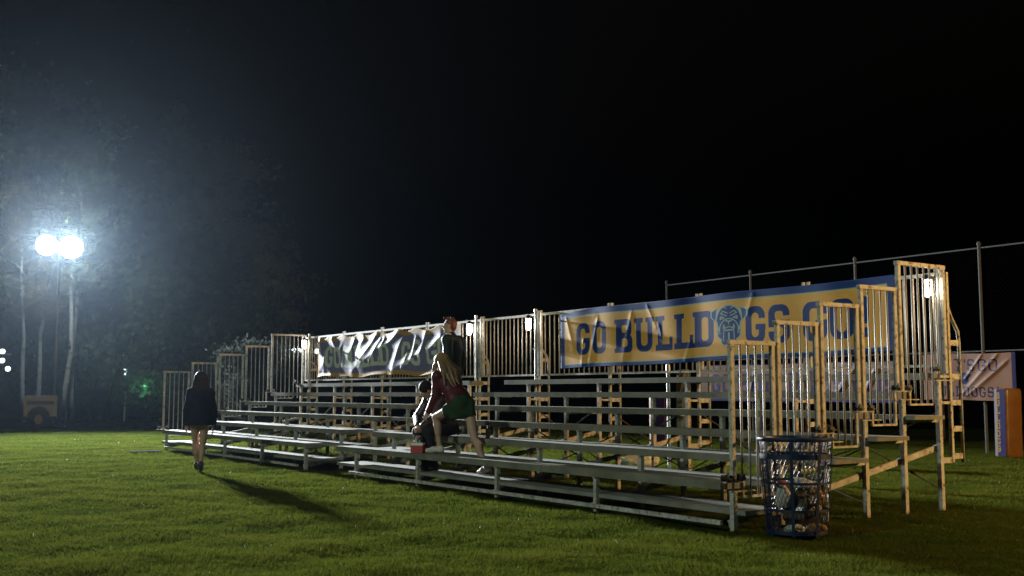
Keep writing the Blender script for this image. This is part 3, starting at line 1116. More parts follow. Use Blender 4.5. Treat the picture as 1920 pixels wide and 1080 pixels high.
M['eye'] = plain('eye_white', (0.5, 0.48, 0.45), 0.2)
M['skin'] = skin('fair_skin', (0.42, 0.27, 0.20))
M['skin2'] = skin('warm_skin', (0.40, 0.25, 0.17))
M['hair_dark'] = fabric('dark_hair', (0.016, 0.013, 0.012), 0.6, .4, 40, .1)
M['hair_red'] = fabric('red_hair', (0.10, 0.030, 0.014), 0.45, .4, 40, .5)
M['hair_blond'] = fabric('blond_hair', (0.20, 0.130, 0.060), 0.45, .35, 30, .5)
M['coat'] = fabric('dark_coat_wool', (0.011, 0.013, 0.026), 0.9, .3, 14, .05)
M['jacket_g'] = fabric('dark_green_jacket', (0.016, 0.026, 0.022), 0.6)
M['jacket_r'] = fabric('burgundy_jacket', (0.085, 0.016, 0.020), 0.5, .35)
M['skirt'] = fabric('green_skirt', (0.018, 0.044, 0.016), 0.8)
M['trouser'] = fabric('dark_trousers', (0.014, 0.015, 0.018), 0.8)
M['shoe_d'] = plain('dark_leather', (0.02, 0.018, 0.016), 0.35)
M['shoe_w'] = plain('pale_canvas', (0.55, 0.53, 0.47), 0.7)
M['shirt_w'] = fabric('white_shirt', (0.6, 0.6, 0.58), 0.8, .1)

m = bpy.data.materials.new('patterned_jacket'); t, p, l = nt(m)
vo = t.nodes.new("ShaderNodeTexVoronoi"); vo.inputs['Scale'].default_value = 17
tcn = t.nodes.new("ShaderNodeTexCoord"); l.new(tcn.outputs['Object'], vo.inputs['Vector'])
c = mix_rgb(t, ramp(t, vo.outputs['Distance'], 0.22, 0.30), (0.11, 0.07, 0.045), (0.018, 0.016, 0.018))
l.new(c, p.inputs['Base Color']); p.inputs['Roughness'].default_value = 0.5
M['jacket_p'] = m

Z = np.array([0, 0, 1.0])
A3 = lambda *p: np.array(p, float)


def jacket_prims(J, A, A2, up, hip=.02, s=1.0, grow=.018, hem=0.0):
    hipc = (J['hl'] + J['hr']) / 2; shc = (J['sl'] + J['sr']) / 2; L = np.linalg.norm(shc - hipc)
    P = [ell(hipc + up * (.05 + hem), A, (.158 * s + grow, .115 * s + grow, .13)), ell(hipc + up * L * .40, A, (.145 * s + grow, .106 * s + grow, .17)),
         ell(hipc + up * L * .74, A2, (.165 * s + grow, .118 * s + grow, .17)), cap(J['sl'], J['sr'], .062 * s + grow, .062 * s + grow),
         cap(shc + up * .01, shc + (J['hd'] - shc) * .38, .072, .064)]
    K = [.03, .06, .06, .05, .03]
    for q in 'lr':
        P += [cap(J['s' + q], J['e' + q], .054 * s + grow, .047 * s + grow), cap(J['e' + q], J['e' + q] + (J['w' + q] - J['e' + q]) * .93, .047 * s + grow, .034 * s + grow)]
        K += [.035, .012]
        mid = J['e' + q]
        rg = np.random.default_rng(int(abs(mid[0] * 1000)) + ord(q))
        for i in range(3):   # sleeve creases
            pt = J['s' + q] + (J['e' + q] - J['s' + q]) * (.55 + .2 * i)
            P.append(ell(pt + rg.normal(size=3) * .006, np.eye(3), (.052 * s + grow, .052 * s + grow, .018))); K.append(.015)
    return P, K


def hang(J, q, sh, out, fw, elbow, bend):
    """relaxed hanging arm"""
    J['s' + q] = sh
    J['e' + q] = sh - Z * .285 + out * .055 - fw * elbow
    J['w' + q] = J['e' + q] - Z * .245 + fw * bend + out * .01
    J['g' + q] = -Z + fw * .25
    J['p' + q] = -out


# --- walking woman in a dark coat
def walker():
    o = A3(-5.02, 17.60, 0.0)
    fw = unit(A3(-.26, 1.0, 0)); rt = unit(np.cross(fw, Z))
    root = empty('person', o, 0, 'woman with long dark hair in a short dark coat walking on the grass', 'person')
    J = {}
    J['cd'] = fw
    hc = o + Z * .84
    J['hl'] = hc - rt * .085; J['hr'] = hc + rt * .085
    J['kr'] = o + rt * .055 + Z * .47 + fw * .04; J['ar'] = o + rt * .035 - fw * .145 + Z * .145; J['qr'] = o + rt * .035 - fw * .185 + Z * .115; J['tr'] = o + rt * .035 - fw * .035 + Z * .03
    J['kl'] = o - rt * .060 + Z * .47 + fw * .13; J['al'] = o - rt * .035 + fw * .22 + Z * .115; J['ql'] = o - rt * .035 + fw * .18 + Z * .085; J['tl'] = o - rt * .03 + fw * .34 + Z * .03
    sc = o + Z * 1.285 + fw * .01
    hang(J, 'l', sc - rt * .142 - Z * .035, -rt, fw, .05, .10); hang(J, 'r', sc + rt * .142 - Z * .035, rt, fw, -.02, -.01)
    J['hd'] = o + Z * 1.462 + fw * .03; J['hf'] = unit(fw - Z * .12); J['hu'] = unit(Z + fw * .12)
    P, K, A, A2, up = body(J, .92)
    sdf_obj('body', P, K, .0085, M['skin2'], root)
    eyes(root, J)
    P, K = jacket_prims(J, A, A2, up, s=.94, grow=.022)
    for i, (z, w, d) in enumerate(((.98, .165, .13), (.90, .195, .16), (.82, .215, .18), (.765, .225, .19))):
        P.append(ell(o + Z * z, A, (w, d, .07))); K.append(.04)
    for i in range(9):    # pleats of the flared hem
        a = math.tau * i / 9 + .3
        P.append(cap(o + Z * .95 + rt * .15 * math.cos(a) + fw * .11 * math.sin(a), o + Z * .74 + rt * .215 * math.cos(a) + fw * .175 * math.sin(a), .02, .028)); K.append(.025)
    sdf_obj('coat', P, K, .009, M['coat'], root, [(o + Z * .735, -Z)])
    h = J['hd']
    P = [ell(h + Z * .03 - fw * .02, np.array([rt, fw, Z]), (.106, .112, .108))]; K = [.03]
    rg = np.random.default_rng(4)
    for i in range(11):
        x = (i - 5) / 5
        P.append(cap(h + rt * x * .07 - fw * (.075 - .04 * abs(x)), h + rt * x * .155 - fw * (.085 - .05 * abs(x)) - Z * (.25 + .07 * rg.random()), .042, .026)); K.append(.016)
    sdf_obj('hair', P, K, .008, M['hair_dark'], root)
    for q in 'lr': shoe(root, J, q, M['shoe_d'], .075 if q == 'r' else .07)


# --- man standing in the third row
def man():
    o = np.array(B(7.52, 1.58, zs(2) - 0.25))
    fw = unit(A3(-.90, .43, 0)); rt = unit(np.cross(fw, Z))
    root = empty('person', o, 0, 'man with short red hair and dark jacket standing in the rows', 'person')
    J = {'cd': fw}
    hc = o + Z * .94
    J['hl'] = hc - rt * .09; J['hr'] = hc + rt * .09
    for q, sg in (('l', -1), ('r', 1)):
        b = o + rt * .10 * sg
        J['k' + q] = b + Z * .50 + fw * .02; J['a' + q] = b + Z * .085 - fw * .02; J['q' + q] = b + Z * .04 - fw * .07; J['t' + q] = b + Z * .03 + fw * .15
    sc = o + Z * 1.475 - fw * .02
    hang(J, 'l', sc - rt * .19, -rt, fw, .05, .04); hang(J, 'r', sc + rt * .19, rt, fw, .03, .05)
    J['hd'] = o + Z * 1.70 + fw * .045; J['hf'] = unit(A3(-1.0, .10, -.06)); J['hu'] = Z
    P, K, A, A2, up = body(J, 1.06)
    sdf_obj('body', P, K, .008, M['skin'], root)
    eyes(root, J)
    P, K = jacket_prims(J, A, A2, up, s=1.08, grow=.02, hem=.0)
    sdf_obj('jacket', P, K, .009, M['jacket_g'], root, [(o + Z * .88, -Z)])
    c = (J['sl'] + J['sr']) / 2 + Z * .085 + fw * .035
    P = [cap(c - rt * .045 + fw * .05, c + rt * .045 + fw * .05, .022, .022), cap(c - rt * .05, c + rt * .05, .045, .045)]
    sdf_obj('collar', P, .02, .008, M['shirt_w'], root, [(c + Z * .02, Z)])
    P, K = [ell(hc + Z * .0, A, (.175, .128, .11))], [.02]
    for q in 'lr': P += [cap(J['h' + q], J['k' + q], .098, .072), cap(J['k' + q], J['a' + q], .070, .055)]; K += [.03, .02]
    sdf_obj('trousers', P, K, .010, M['trouser'], root)
    A = frame(J['hu'], J['hf']); r, f, u = A; h = J['hd']
    P = [ell(h + u * .050 - f * .026, A, (.080, .096, .080)), ell(h + u * .005 - f * .058, A, (.074, .056, .088))]; K = [.02, .02]
    rg = np.random.default_rng(8)
    for i in range(34):
        x, y = rg.uniform(-.06, .06), rg.uniform(-.09, .075)
        b = h + u * (.122 - 2.2 * (x * x + (y * .8) ** 2)) + r * x + f * y
        P.append(cap(b, b + f * rg.uniform(.005, .045) + u * rg.uniform(.012, .040) + r * rg.uniform(-.02, .02), .012, .005)); K.append(.006)
    sdf_obj('hair', P, K, .007, M['hair_red'], root, [(h + f * .062 + u * .03, unit(f * .75 - u * .66))])
    for q in 'lr': shoe(root, J, q, M['shoe_d'])


# --- woman striding up over the first seat
def strider():
    ft = A3(-1.03, 14.95, zs(0)); bk = A3(-.335, 14.33, zs(0) - .25)
    fw = unit(A3(-.70, .71, 0)); rt = unit(np.cross(fw, Z))     # rt points up-right, away from the lens
    hc = A3(-.665, 14.62, 1.075)
    root = empty('person', A3(-.68, 14.62, zs(0) - .25), 0, 'woman with long blond hair, red jacket and green skirt leaning over the seats', 'person')
    J = {'cd': fw}
    J['hl'] = hc - rt * .082 + fw * .02; J['hr'] = hc + rt * .082 - fw * .02
    # left leg (toward the lens) leads, foot on the first seat
    J['al'] = ft + Z * .095 - fw * .02 + A3(.03, -.03, 0); J['ql'] = J['al'] - fw * .04 - Z * .05; J['tl'] = ft + Z * .028 + unit(A3(-.93, .35, 0)) * .155
    J['kl'] = A3(-1.035, 14.90, .925)
    J['ar'] = bk + Z * .115; J['qr'] = bk + Z * .075 - fw * .045; J['tr'] = bk + Z * .03 + fw * .14
    J['kr'] = A3(-.50, 14.50, .665)
    sc = hc + fw * .33 + Z * .40
    up = unit(sc - hc)
    J['sl'] = sc - rt * .155; J['sr'] = sc + rt * .155
    J['el'] = J['sl'] + A3(.0, .03, -.27) + fw * .03; J['wl'] = J['el'] + A3(-.10, .05, -.205)
    J['er'] = J['sr'] + A3(-.03, .05, -.27); J['wr'] = J['er'] + A3(-.09, .04, -.20)
    for q in 'lr': J['g' + q] = unit(A3(-.55, .2, -.8)); J['p' + q] = rt * (1 if q == 'l' else -1)
    J['curl'] = .7
    J['hd'] = sc + fw * .10 + Z * .185; J['hf'] = unit(fw * .9 - Z * .45); J['hu'] = unit(Z * .9 + fw * .42)
    P, K, A, A2, up = body(J, .94)
    sdf_obj('body', P, K, .008, M['skin'], root)
    eyes(root, J)
    P, K = jacket_prims(J, A, A2, up, s=.96, grow=.02, hem=.08)
    P.append(ell(hc + up * .10, A, (.165, .125, .06))); K.append(.03)
    sdf_obj('jacket', P, K, .009, M['jacket_r'], root, [(hc + up * .055, -up)])
    P = [ell(hc + Z * .04, A, (.165, .13, .12)), cap(hc - rt * .07, hc - rt * .075 + (J['kl'] - J['hl']) * .40, .108, .104),
         cap(hc + rt * .07, hc + rt * .075 + (J['kr'] - J['hr']) * .34, .108, .104), ell(hc - Z * .08, np.eye(3), (.14, .14, .09))]
    K = [.03, .05, .05, .05]
    for i in range(5):
        a = (i - 2) * .055
        P.append(cap(hc + A3(a, -.05, .05), hc + A3(a * 1.15, -.07, -.17), .04, .045)); K.append(.03)
    sdf_obj('skirt', P, K, .009, M['skirt'], root, [(hc - Z * .185 + fw * .1, unit(-Z - fw * .25))])
    h = J['hd']; A = frame(J['hu'], J['hf']); r, f, u = A
    P = [ell(h + u * .035 - f * .016, A, (.098, .110, .104))]; K = [.03]
    rg = np.random.default_rng(14)
    tail = hc + up * .30 - fw * .02
    for i in range(16):    # long hair falling down the back
        x = (i - 7.5) / 7.5
        b = h - f * (.082 - .03 * abs(x)) + r * x * .07 + u * .02
        e = sc - fw * (.13 - .05 * abs(x)) + rt * x * .13 - up * (.09 + .11 * rg.random()) + fw * -.02
        m_ = (b + e) / 2 - f * (.02 + .03 * rg.random()) + r * x * .05
        P += [cap(b, m_, .034, .026 + .012 * rg.random()), cap(m_, e + rg.normal(size=3) * .02, .026, .009)]; K += [.010, .008]
    for i in range(6):     # strands hanging in front of the shoulder
        b = h - r * (.075) + u * .0 + f * (.02 + .012 * i)
        e = b - Z * (.22 + .08 * rg.random()) + f * .02 - r * .015
        P.append(cap(b, e, .020, .010)); K.append(.012)
    sdf_obj('hair', P, K, .0075, M['hair_blond'], root)
    for q in 'lr': shoe(root, J, q, M['shoe_w'])


# --- seated person leaning forward behind her
def sitter():
    fw = -AV; rt = np.cross(fw, Z)
    hc = np.array(B(6.25, ROW + .14, zs(1) + .105))
    root = empty('person', np.array(B(6.2, .35, zs(0) - .25)), 0, 'person in a dark patterned jacket sitting hunched behind the leaning woman', 'person')
    J = {'cd': fw}
    J['hl'] = hc - rt * .09; J['hr'] = hc + rt * .09
    z0 = zs(0) - .25
    for q, u0 in (('l', -1), ('r', 1)):
        J['k' + q] = np.array(B(6.12, .26, .715)) + rt * u0 * .13
        b = np.array(B(5.98, .31, z0)) + rt * u0 * .10
        J['a' + q] = b + Z * .09; J['q' + q] = b + Z * .045 - fw * .05; J['t' + q] = b + Z * .035 + fw * .15
    sc = hc + fw * .20 + Z * .40 + AU * .06
    J['sl'] = sc - rt * .175; J['sr'] = sc + rt * .175
    for q, sg in (('l', -1), ('r', 1)):
        J['e' + q] = J['s' + q] + fw * .14 - Z * .25 + rt * sg * .06
        J['w' + q] = J['k' + q] + Z * .075 - rt * sg * .07 + fw * .03
        J['g' + q] = unit(fw * .5 - rt * sg * .8 - Z * .3); J['p' + q] = -Z + fw * .1
    J['curl'] = .8
    J['hd'] = sc + fw * .14 + Z * .14; J['hf'] = unit(fw * .55 - Z * .85 + AU * .2); J['hu'] = unit(Z * .55 + fw * .85)
    P, K, A, A2, up = body(J, 1.0)
    sdf_obj('body', P, K, .008, M['skin2'], root)
    eyes(root, J)
    P, K = jacket_prims(J, A, A2, up, s=1.03, grow=.022)
    sdf_obj('jacket', P, K, .009, M['jacket_p'], root, [(hc - Z * .02, -Z)])
    P, K = [ell(hc, A, (.17, .125, .10))], [.02]
    for q in 'lr': P += [cap(J['h' + q], J['k' + q], .095, .078), cap(J['k' + q], J['a' + q] , .074, .060)]; K += [.03, .02]
    sdf_obj('trousers', P, K, .010, M['trouser'], root)
    h = J['hd']; A = frame(J['hu'], J['hf']); r, f, u = A
    P = [ell(h + u * .045 - f * .025, A, (.087, .100, .092)), ell(h - f * .055, A, (.080, .06, .095))]
    sdf_obj('hair', P, .02, .008, M['hair_dark'], root)
    for q in 'lr': shoe(root, J, q, M['shoe_d'], name='boot')


walker(); man(); strider(); sitter()

# ------------------------------------------------------------------ drink carton, bottles
def carton():
    c = B(5.99, .135, zs(0))
    r = empty('drink_carton', c, PSI + 0.75, 'red and white bottle carrier carton on the front seat', 'carton')
    w, d, h = .115, .085, .135
    m = MB()
    m.span((-w, -d, 0.001), (w, -d + .004, h)); m.span((-w, d - .004, 0.001), (w, d, h))
    m.span((-w, -d + .004, 0.001), (-w + .004, d - .004, h)); m.span((w - .004, -d + .004, 0.001), (w, d - .004, h)); m.span((-w + .004, -d + .004, .002), (w - .004, d - .004, .006))
    m.build('carton_body', M['redp'], r)
    m = MB()
    for s in (-1, 1): m.span((-w - .001, s * (d + .0015) - .001, h - .035), (w + .001, s * (d + .0015) + .001, h + .004))
    for s in (-1, 1): m.span((s * (w + .0015) - .001, -d, h - .035), (s * (w + .0015) + .001, d, h + .004))
    # diagonal pale mark on the face
    m.bar((-.03, -d - .003, .02), (.045, -d - .003, .09), .003, .035, (0, 1, 0)); 
    m.build('band', M['white'], r)
    m = MB()
    m.span((-w + .006, -.003, .006), (w - .006, .003, .175))
    m.span((-w + .006, -.003, .175), (-.035, .003, .225)); m.span((.035, -.003, .175), (w - .006, .003, .225)); m.span((-.035, -.003, .205), (.035, .003, .225))
    m.build('handle', M['white'], r)
    k = 0
    for x in (-.07, 0, .07):
        for y in (-.042, .042):
            k += 1
            if k in (4, 5): continue
            p = Vector(c) + Matrix.Rotation(PSI + .75, 3, 'Z') @ Vector((x, y, .008))
            bottle(p, 'brown bottle standing in the red carton on the front seat', 'bottles in the red carton')


M['glass'] = plain('brown_bottle_glass', (0.035, 0.016, 0.008), 0.12, 0, .2, 8, .6)
BOT = None


def bottle(p, label, group=None):
    global BOT
    if BOT is None:
        m = MB(); m.lathe([(.001, 0), (.028, 0), (.030, .006), (.030, .115), (.026, .14), (.014, .17), (.0125, .205), (.014, .208), (.014, .222), (.001, .222)], n=14, close=False)
        BOT = m.mesh('bottle', M['glass'])
    o = link('bottle', BOT, None, p)
    return tag(o, label, 'bottle', group)


carton()
bottle(B(5.13, ROW + .07, zs(1)), 'dark bottle standing alone on the second seat right of the women')

# ------------------------------------------------------------------ chain link fence and what stands by it
def chain_fence():
    v0 = 13.7
    r = empty('chain_link_fence', B(9.25, v0, 0), PSI, 'tall chain link fence behind the bleachers with steel posts', 'fence')
    us = [15.75, 12.55, 9.25, 6.07, 2.9, -.3, -3.5]
    for u in us:
        m = MB(); m.tube([(0, u - 9.25, 0), (0, u - 9.25, 4.38)], .031, 10); m.lathe([(.045, 4.36), (.045, 4.40), (.02, 4.44)], (0, u - 9.25, 0), 12)
        for z in np.arange(.25, 4.3, .13):
            m.tube([(.0, u - 9.25 - .04, z), (-.042, u - 9.25, z + .01), (.0, u - 9.25 + .04, z)], .006, 5)
        m.build('post', M['fpost'], r)
    for z in (4.30, 2.12):
        m = MB(); m.tube([(0, us[0] - 9.25, z), (0, us[-1] - 9.25, z)], .017, 8); m.build('rail', M['fpost'], r)
    a, b = us[-1] - 9.25, us[0] - 9.25
    H = 4.28; step = .11
    m = MB()
    vs, fs = [], []
    def wire(p, q):
        n = len(vs); e = .0009
        d = np.array(q) - np.array(p)
        for P_ in (p, q):
            vs.extend([(P_[0] + .012, P_[1] - e, P_[2]), (P_[0] + .012, P_[1] + e, P_[2]), (P_[0] + .012 + 2 * e, P_[1], P_[2])])
        fs.extend([(n, n + 1, n + 4, n + 3), (n + 1, n + 2, n + 5, n + 4), (n + 2, n, n + 3, n + 5)])
    y = a - H
    while y < b:
        for sg in (1, -1):
            y0, y1, z0, z1 = y, y + H, .03, H
            if y0 < a: z0 = .03 + (a - y0); y0 = a
            if y1 > b: z1 = H - (y1 - b); y1 = b
            if z1 > z0 + .02:
                if sg == 1: wire((0, y0, z0), (0, y1, z1))
                else: wire((.003, y0, H + .03 - z0), (.003, y1, H + .03 - z1))
        y += step
    m.add(vs, fs); m.build('wire_netting', M['wire'], r)


chain_fence()

M['pad_o'] = plain('orange_vinyl', (0.13, 0.052, 0.009), 0.35, 0, .12, 4)
M['pad_w'] = plain('white_vinyl', (0.13, 0.12, 0.135), 0.6, 0, .08, 4, 0.05)
M['pad_b'] = plain('purple_blue_vinyl', (0.012, 0.009, 0.05), 0.6, 0, .1, 4, 0.03)
M['gold'] = plain('gold_letter_vinyl', (0.20, 0.115, 0.03), 0.6, 0, .1, 6, 0.03)


def text_polys(word, h, w, gap, step=.005):
    """letters as thin solid cells, stacked downwards"""
    out = MB()
    n = int(h / step)
    for i, ch in enumerate(word):
        x, y = np.meshgrid((np.arange(int(w / step)) + .5) * step, (np.arange(n) + .5) * step)
        d = letter(ch, x / h, y / h, w / h, .24) < 0
        for r_ in range(d.shape[0]):
            c = 0
            while c < d.shape[1]:
                if d[r_, c]:
                    e = c
                    while e < d.shape[1] and d[r_, e]: e += 1
                    yb = -i * (h + gap) + r_ * step
                    out.add([(c * step, 0, yb), (e * step, 0, yb), (e * step, 0, yb + step), (c * step, 0, yb + step)], [(0, 1, 2, 3)])
                    c = e
                else:
                    c += 1
    return out


def pad(loc, rz, tilt, H, label, text, wide=.40, deep=.34, group='padded goal post covers'):
    r = empty('post_pad', loc, rz, label, 'post pad', group)
    r.rotation_euler = (0, tilt, rz)
    def rounded(x0, x1, y0, y1, rad, n=5):
        pts = []
        for cx, cy, a0 in ((x1 - rad, y1 - rad, 0), (x0 + rad, y1 - rad, 90), (x0 + rad, y0 + rad, 180), (x1 - rad, y0 + rad, 270)):
            for i in range(n + 1):
                a = R(a0 + 90 * i / n); pts.append((cx + rad * math.cos(a), cy + rad * math.sin(a)))
        return pts
    pts = rounded(-wide / 2, wide / 2, -deep / 2, deep / 2, .055)
    vs, fs = [], []
    hs = [0, .02, .05] + [.05 + (H - .1) * i / 10 for i in range(1, 10)] + [H - .05, H - .02, H]
    for i, z in enumerate(hs):
        k = 0.86 if i in (0, len(hs) - 1) else (0.96 if i in (1, len(hs) - 2) else 1 + .012 * math.sin(i * 1.9))
        vs += [(x * k, y * k, z) for x, y in pts]
    n = len(pts)
    for i in range(len(hs) - 1):
        for j in range(n): fs.append((i * n + j, i * n + (j + 1) % n, (i + 1) * n + (j + 1) % n, (i + 1) * n + j))
    fs += [tuple(range(n - 1, -1, -1)), tuple((len(hs) - 1) * n + j for j in range(n))]
    m = MB(); m.add(vs, fs, True); m.build('cover', M['pad_o'], r)
    # printed side: white strip and blue strip with gold letters, on the -x face
    m = MB(); m.span((-wide / 2 - .009, deep * .20, .02), (-wide / 2 - .004, deep / 2 - .03, H - .02)); m.build('white_strip', M['pad_w'], r)
    m = MB(); m.span((-wide / 2 - .009, -deep / 2 + .02, .02), (-wide / 2 - .004, deep * .20, H - .02)); m.build('blue_strip', M['pad_b'], r)
    if text:
        hh = (H - .16) / len(text) - .02
        tm = text_polys(text, hh, .10, .02)
        tm.v = [(-wide / 2 - .0115, .085 - x, z + H - .08 - hh) for x, y, z in tm.v]
        tm.build('lettering', M['gold'], r)
    return r


pad((9.72, 21.45, 0), .30, R(1.2), 1.34, 'orange, blue and white post pad with vertical lettering standing near the fence', 'BULLDOGS')
pad(B(9.1, 7.3, 0), PSI + .9, R(-1), 1.25, 'post pad with a white and purple edge glimpsed behind the bleacher rows', None, .34, .3)

m = MB(); m.tube([(0, 0, 0), (0, 0, 1.60)], .028, 12); m.lathe([(.036, 1.56), (.036, 1.66), (.030, 1.70), (.008, 1.715)], n=12); m.tube([(0, 0, 1.42), (0, 0, 1.46)], .034, 12)
o = m.build('white_pole', M['white'], None, B(5.72, 4.5, 0)); tag(o, 'white plastic pole with a cap standing behind the rear rows', 'pole')
# rolled netting beside it
m = MB(); rr_ = np.random.default_rng(3)
m.lathe([(.09, 0), (.105, .2), (.10, .6), (.11, 1.0), (.10, 1.4), (.085, 1.62)], n=16)
for i in range(10):
    a = i * .63
    m.tube([(.108 * math.cos(a + j * .35), .108 * math.sin(a + j * .35), j * .16) for j in range(11)], .007, 5)
o = m.build('rolled_netting', plain('grey_netting', (.16, .165, .14), .9, 0, .5, 30), None, B(5.50, 4.62, 0)); tag(o, 'upright roll of grey netting beside the white pole', 'netting')
blob('canvas_bag', B(6.6, 4.6, .15), (.34, .26, .17), plain('cream_canvas', (.55, .52, .36), .8), 'cream canvas bag on the grass behind the bleacher', 'bag', 9, .2)

m = MB(); m.box((0, 0, .02), (.62, .30, .016)); m.box((.20, .10, .029), (.3, .2, .003), Matrix.Rotation(.4, 3, 'Z'))
o = m.build('board', plain('grey_board', (.085, .085, .08), 1.0, 0, .2, 6, 0), None, (-7.85, 23.45, -0.01)); o.rotation_euler = (0, 0, .5); tag(o, 'pale flat board lying on the grass left of the far bleacher', 'board')

# ------------------------------------------------------------------ generator trailer
def generator():
    r = empty('generator_trailer', (-17.0, 39.4, 0), R(23), 'beige generator trailer parked at the edge of the trees', 'trailer'); r.scale = (.80, 1, 1)
    tan = plain('beige_enamel', (.38, .41, .40), .6, 0, .15, 3)
    m = MB()
    a = [(-.67, .42), (-.67, 1.06), (-.60, 1.16), (.66, 1.16), (.69, 1.10), (.69, .42), (.38, .42)]
    for i in range(9): 
        q = R(20 + 140 * i / 8); a.append((-.05 + .40 * math.cos(q), .28 + .40 * math.sin(q)))
    a.append((-.48, .42))
    n = len(a); D = .55
    vs = [(x, -D, z) for x, z in a] + [(x, D, z) for x, z in a]
    fs = [tuple(range(n)), tuple(range(2 * n - 1, n - 1, -1))] + [(i, i + n, (i + 1) % n + n, (i + 1) % n) for i in range(n)]
    m.add(vs, fs); m.build('housing', tan, r)
    m = MB(); m.span((-.55, -D - .006, .83), (.55, -D - .002, .97)); m.build('vent', plain('dark_vent', (.09, .08, .06), .6), r)
    m = MB(); m.lathe([(.03, 0), (.03, .012), (.02, .016)], (.52, -D - .005, 1.0), 10, Matrix.Rotation(R(90), 3, 'X')); m.build('side_lamp', M['white'], r)
    m = MB()
    for i in range(9):
        q0, q1 = R(10 + 160 * i / 9), R(10 + 160 * (i + 1) / 9)
        m.bar((-.05 + .41 * math.cos(q0), -D - .06, .28 + .41 * math.sin(q0)), (-.05 + .41 * math.cos(q1), -D - .06, .28 + .41 * math.sin(q1)), .18, .02, (0, 1, 0))
    m.build('fender', M['black'], r)
    for y in (-D - .02, D + .02):
        Mx = Matrix.Rotation(R(90), 3, 'X')
        m = MB(); m.lathe([(.17, -.09), (.29, -.09), (.32, -.06), (.32, .06), (.29, .09), (.17, .09), (.17, -.09)], (-.05, y, .315), 24, Mx, False)
        w = m.build('wheel', M['black'], r)
        m = MB(); m.lathe([(.02, -.05), (.07, -.07), (.16, -.05), (.17, .0), (.17, .06)], (-.05, y, .315), 20, Mx); m.build('rim', plain('rim_paint', (.30, .27, .19), .5), w)
    m = MB(); m.bar((-.67, .1, .36), (-1.9, 0, .40), .07, .09); m.bar((-.67, -.1, .36), (-1.5, 0, .37), .06, .08); m.span((-.7, -.5, .33), (.72, .5, .415))
    m.tube([(-1.75, .0, .40), (-1.75, 0, .0)], .03, 8); m.build('chassis', M['black'], r)


generator()

# ------------------------------------------------------------------ floodlights
M['lens'] = emit('lit_flood_lens', (0.92, 0.97, 1.0), 60)
TW = A3(-18.45, 44.0, 7.2)


def flood_tower():
    r = empty('floodlight_tower', (TW[0], TW[1], 0), 0, 'floodlight mast with two bright white lamp heads at the left', 'floodlight')
    m = MB(); m.tube([(.0, 0, 0), (0, 0, 3.4)], .05, 10); m.tube([(0, 0, 3.4), (0, 0, 7.0)], .035, 10); m.tube([(-.62, 0, 7.0), (.62, 0, 6.95)], .035, 8)
    m.build('mast', M['pole'], r)
    d = unit(A3(-3, 10, 2.5) - TW)
    q = Vector(d).to_track_quat('Z', 'Y').to_matrix()
    for x, z, s in ((-.50, .04, 1.35), (.50, -.04, 1.5)):
        c = Vector((x, -.12, 7.2 + z))
        m = MB(); m.lathe([(.05, -.30), (.16, -.24), (.30 * s, -.02), (.33 * s, .04), (.32 * s, .04), (.29 * s, -.01), (.29 * s, -.012)], c, 24, q, False); hd = m.build('lamp_head', M['black'], r)
        m = MB(); m.lathe([(.001, .012), (.29 * s, .008), (.29 * s, -.004), (.001, -.004)], c, 24, q, False); m.build('lens', M['lens'], hd)
        spot('flood_beam', Vector((TW[0], TW[1], 0)) + c + Vector(d) * .10, (-3, 10, 9.0), 124000, (0.90, 0.97, 1.0), 86, 1.0, .22)

    d = bpy.data.lights.new('added_back_light', 'POINT'); d.energy = 900; d.color = (0.80, 1.0, 0.98); d.shadow_soft_size = .3  # extra point light, added behind the heads to brighten the trees as back spill
    o = bpy.data.objects.new('added_back_light', d); COL.objects.link(o); o.location = (TW[0], TW[1] + .75, 7.35)


flood_tower()


def small_floods(loc, spots, sz, mat, label, target=(0, 12, 1), mast=True):
    r = empty('floodlight', (loc[0], loc[1], 0), 0, label, 'floodlight', 'small lamps far off among the trees')
    if mast:
        m = MB(); m.tube([(0, .15, 0), (0, .15, loc[2] + .1)], .04, 8); xs = [s[0] for s in spots]
        if len(spots) > 1: m.tube([(min(xs) - .05, .15, loc[2]), (max(xs) + .05, .15, loc[2])], .03, 6)
        m.build('mast', M['pole'], r)
    q = Vector(A3(*target) - A3(*loc)).to_track_quat('Z', 'Y').to_matrix()
    for x, z in spots:
        c = Vector((x, 0, loc[2] + z))
        m = MB(); m.lathe([(.02, -.12), (sz, 0), (sz * 1.05, .02), (sz * .9, .01)], c, 14, q, False); hd = m.build('lamp_head', M['black'], r)
        m = MB(); m.lathe([(.001, .012), (sz * .9, .006), (sz * .9, 0), (.001, 0)], c, 14, q, False); m.build('lens', mat, hd)
    return r


M['lens2'] = emit('lit_far_lens', (0.72, 1.0, 0.95), 5)
M['lens3'] = emit('lit_green_lens', (0.55, 1.0, 0.72), 4)
small_floods((-22.0, 46.5, 2.9), [(-.20, .12), (.22, .12), (-.28, -.28), (.22, -.27), (-.62, -.45), (.48, -.62), (0, -.30)], .115, M['lens2'], 'cluster of small white lamps among the trees at the left edge')
g = small_floods((-17.6, 49.5, 2.2), [(0, 0)], .15, M['lens2'], 'single small white lamp between dark trees above the walking woman')
pl = bpy.data.lights.new('green_lamp_light', 'POINT'); pl.energy = 25; pl.color = (.25, 1.0, .62); pl.shadow_soft_size = .2
po = bpy.data.objects.new('green_lamp_light', pl); COL.objects.link(po); po.location = (-16.4, 48.6, 1.5)
small_floods((-11.6, 60.0, 3.5), [(-.42, .08), (-.05, .12), (.85, .05), (1.15, -.12), (1.3, -.02)], .14, M['lens2'], 'row of tiny lamps far behind the far end of the bleachers')

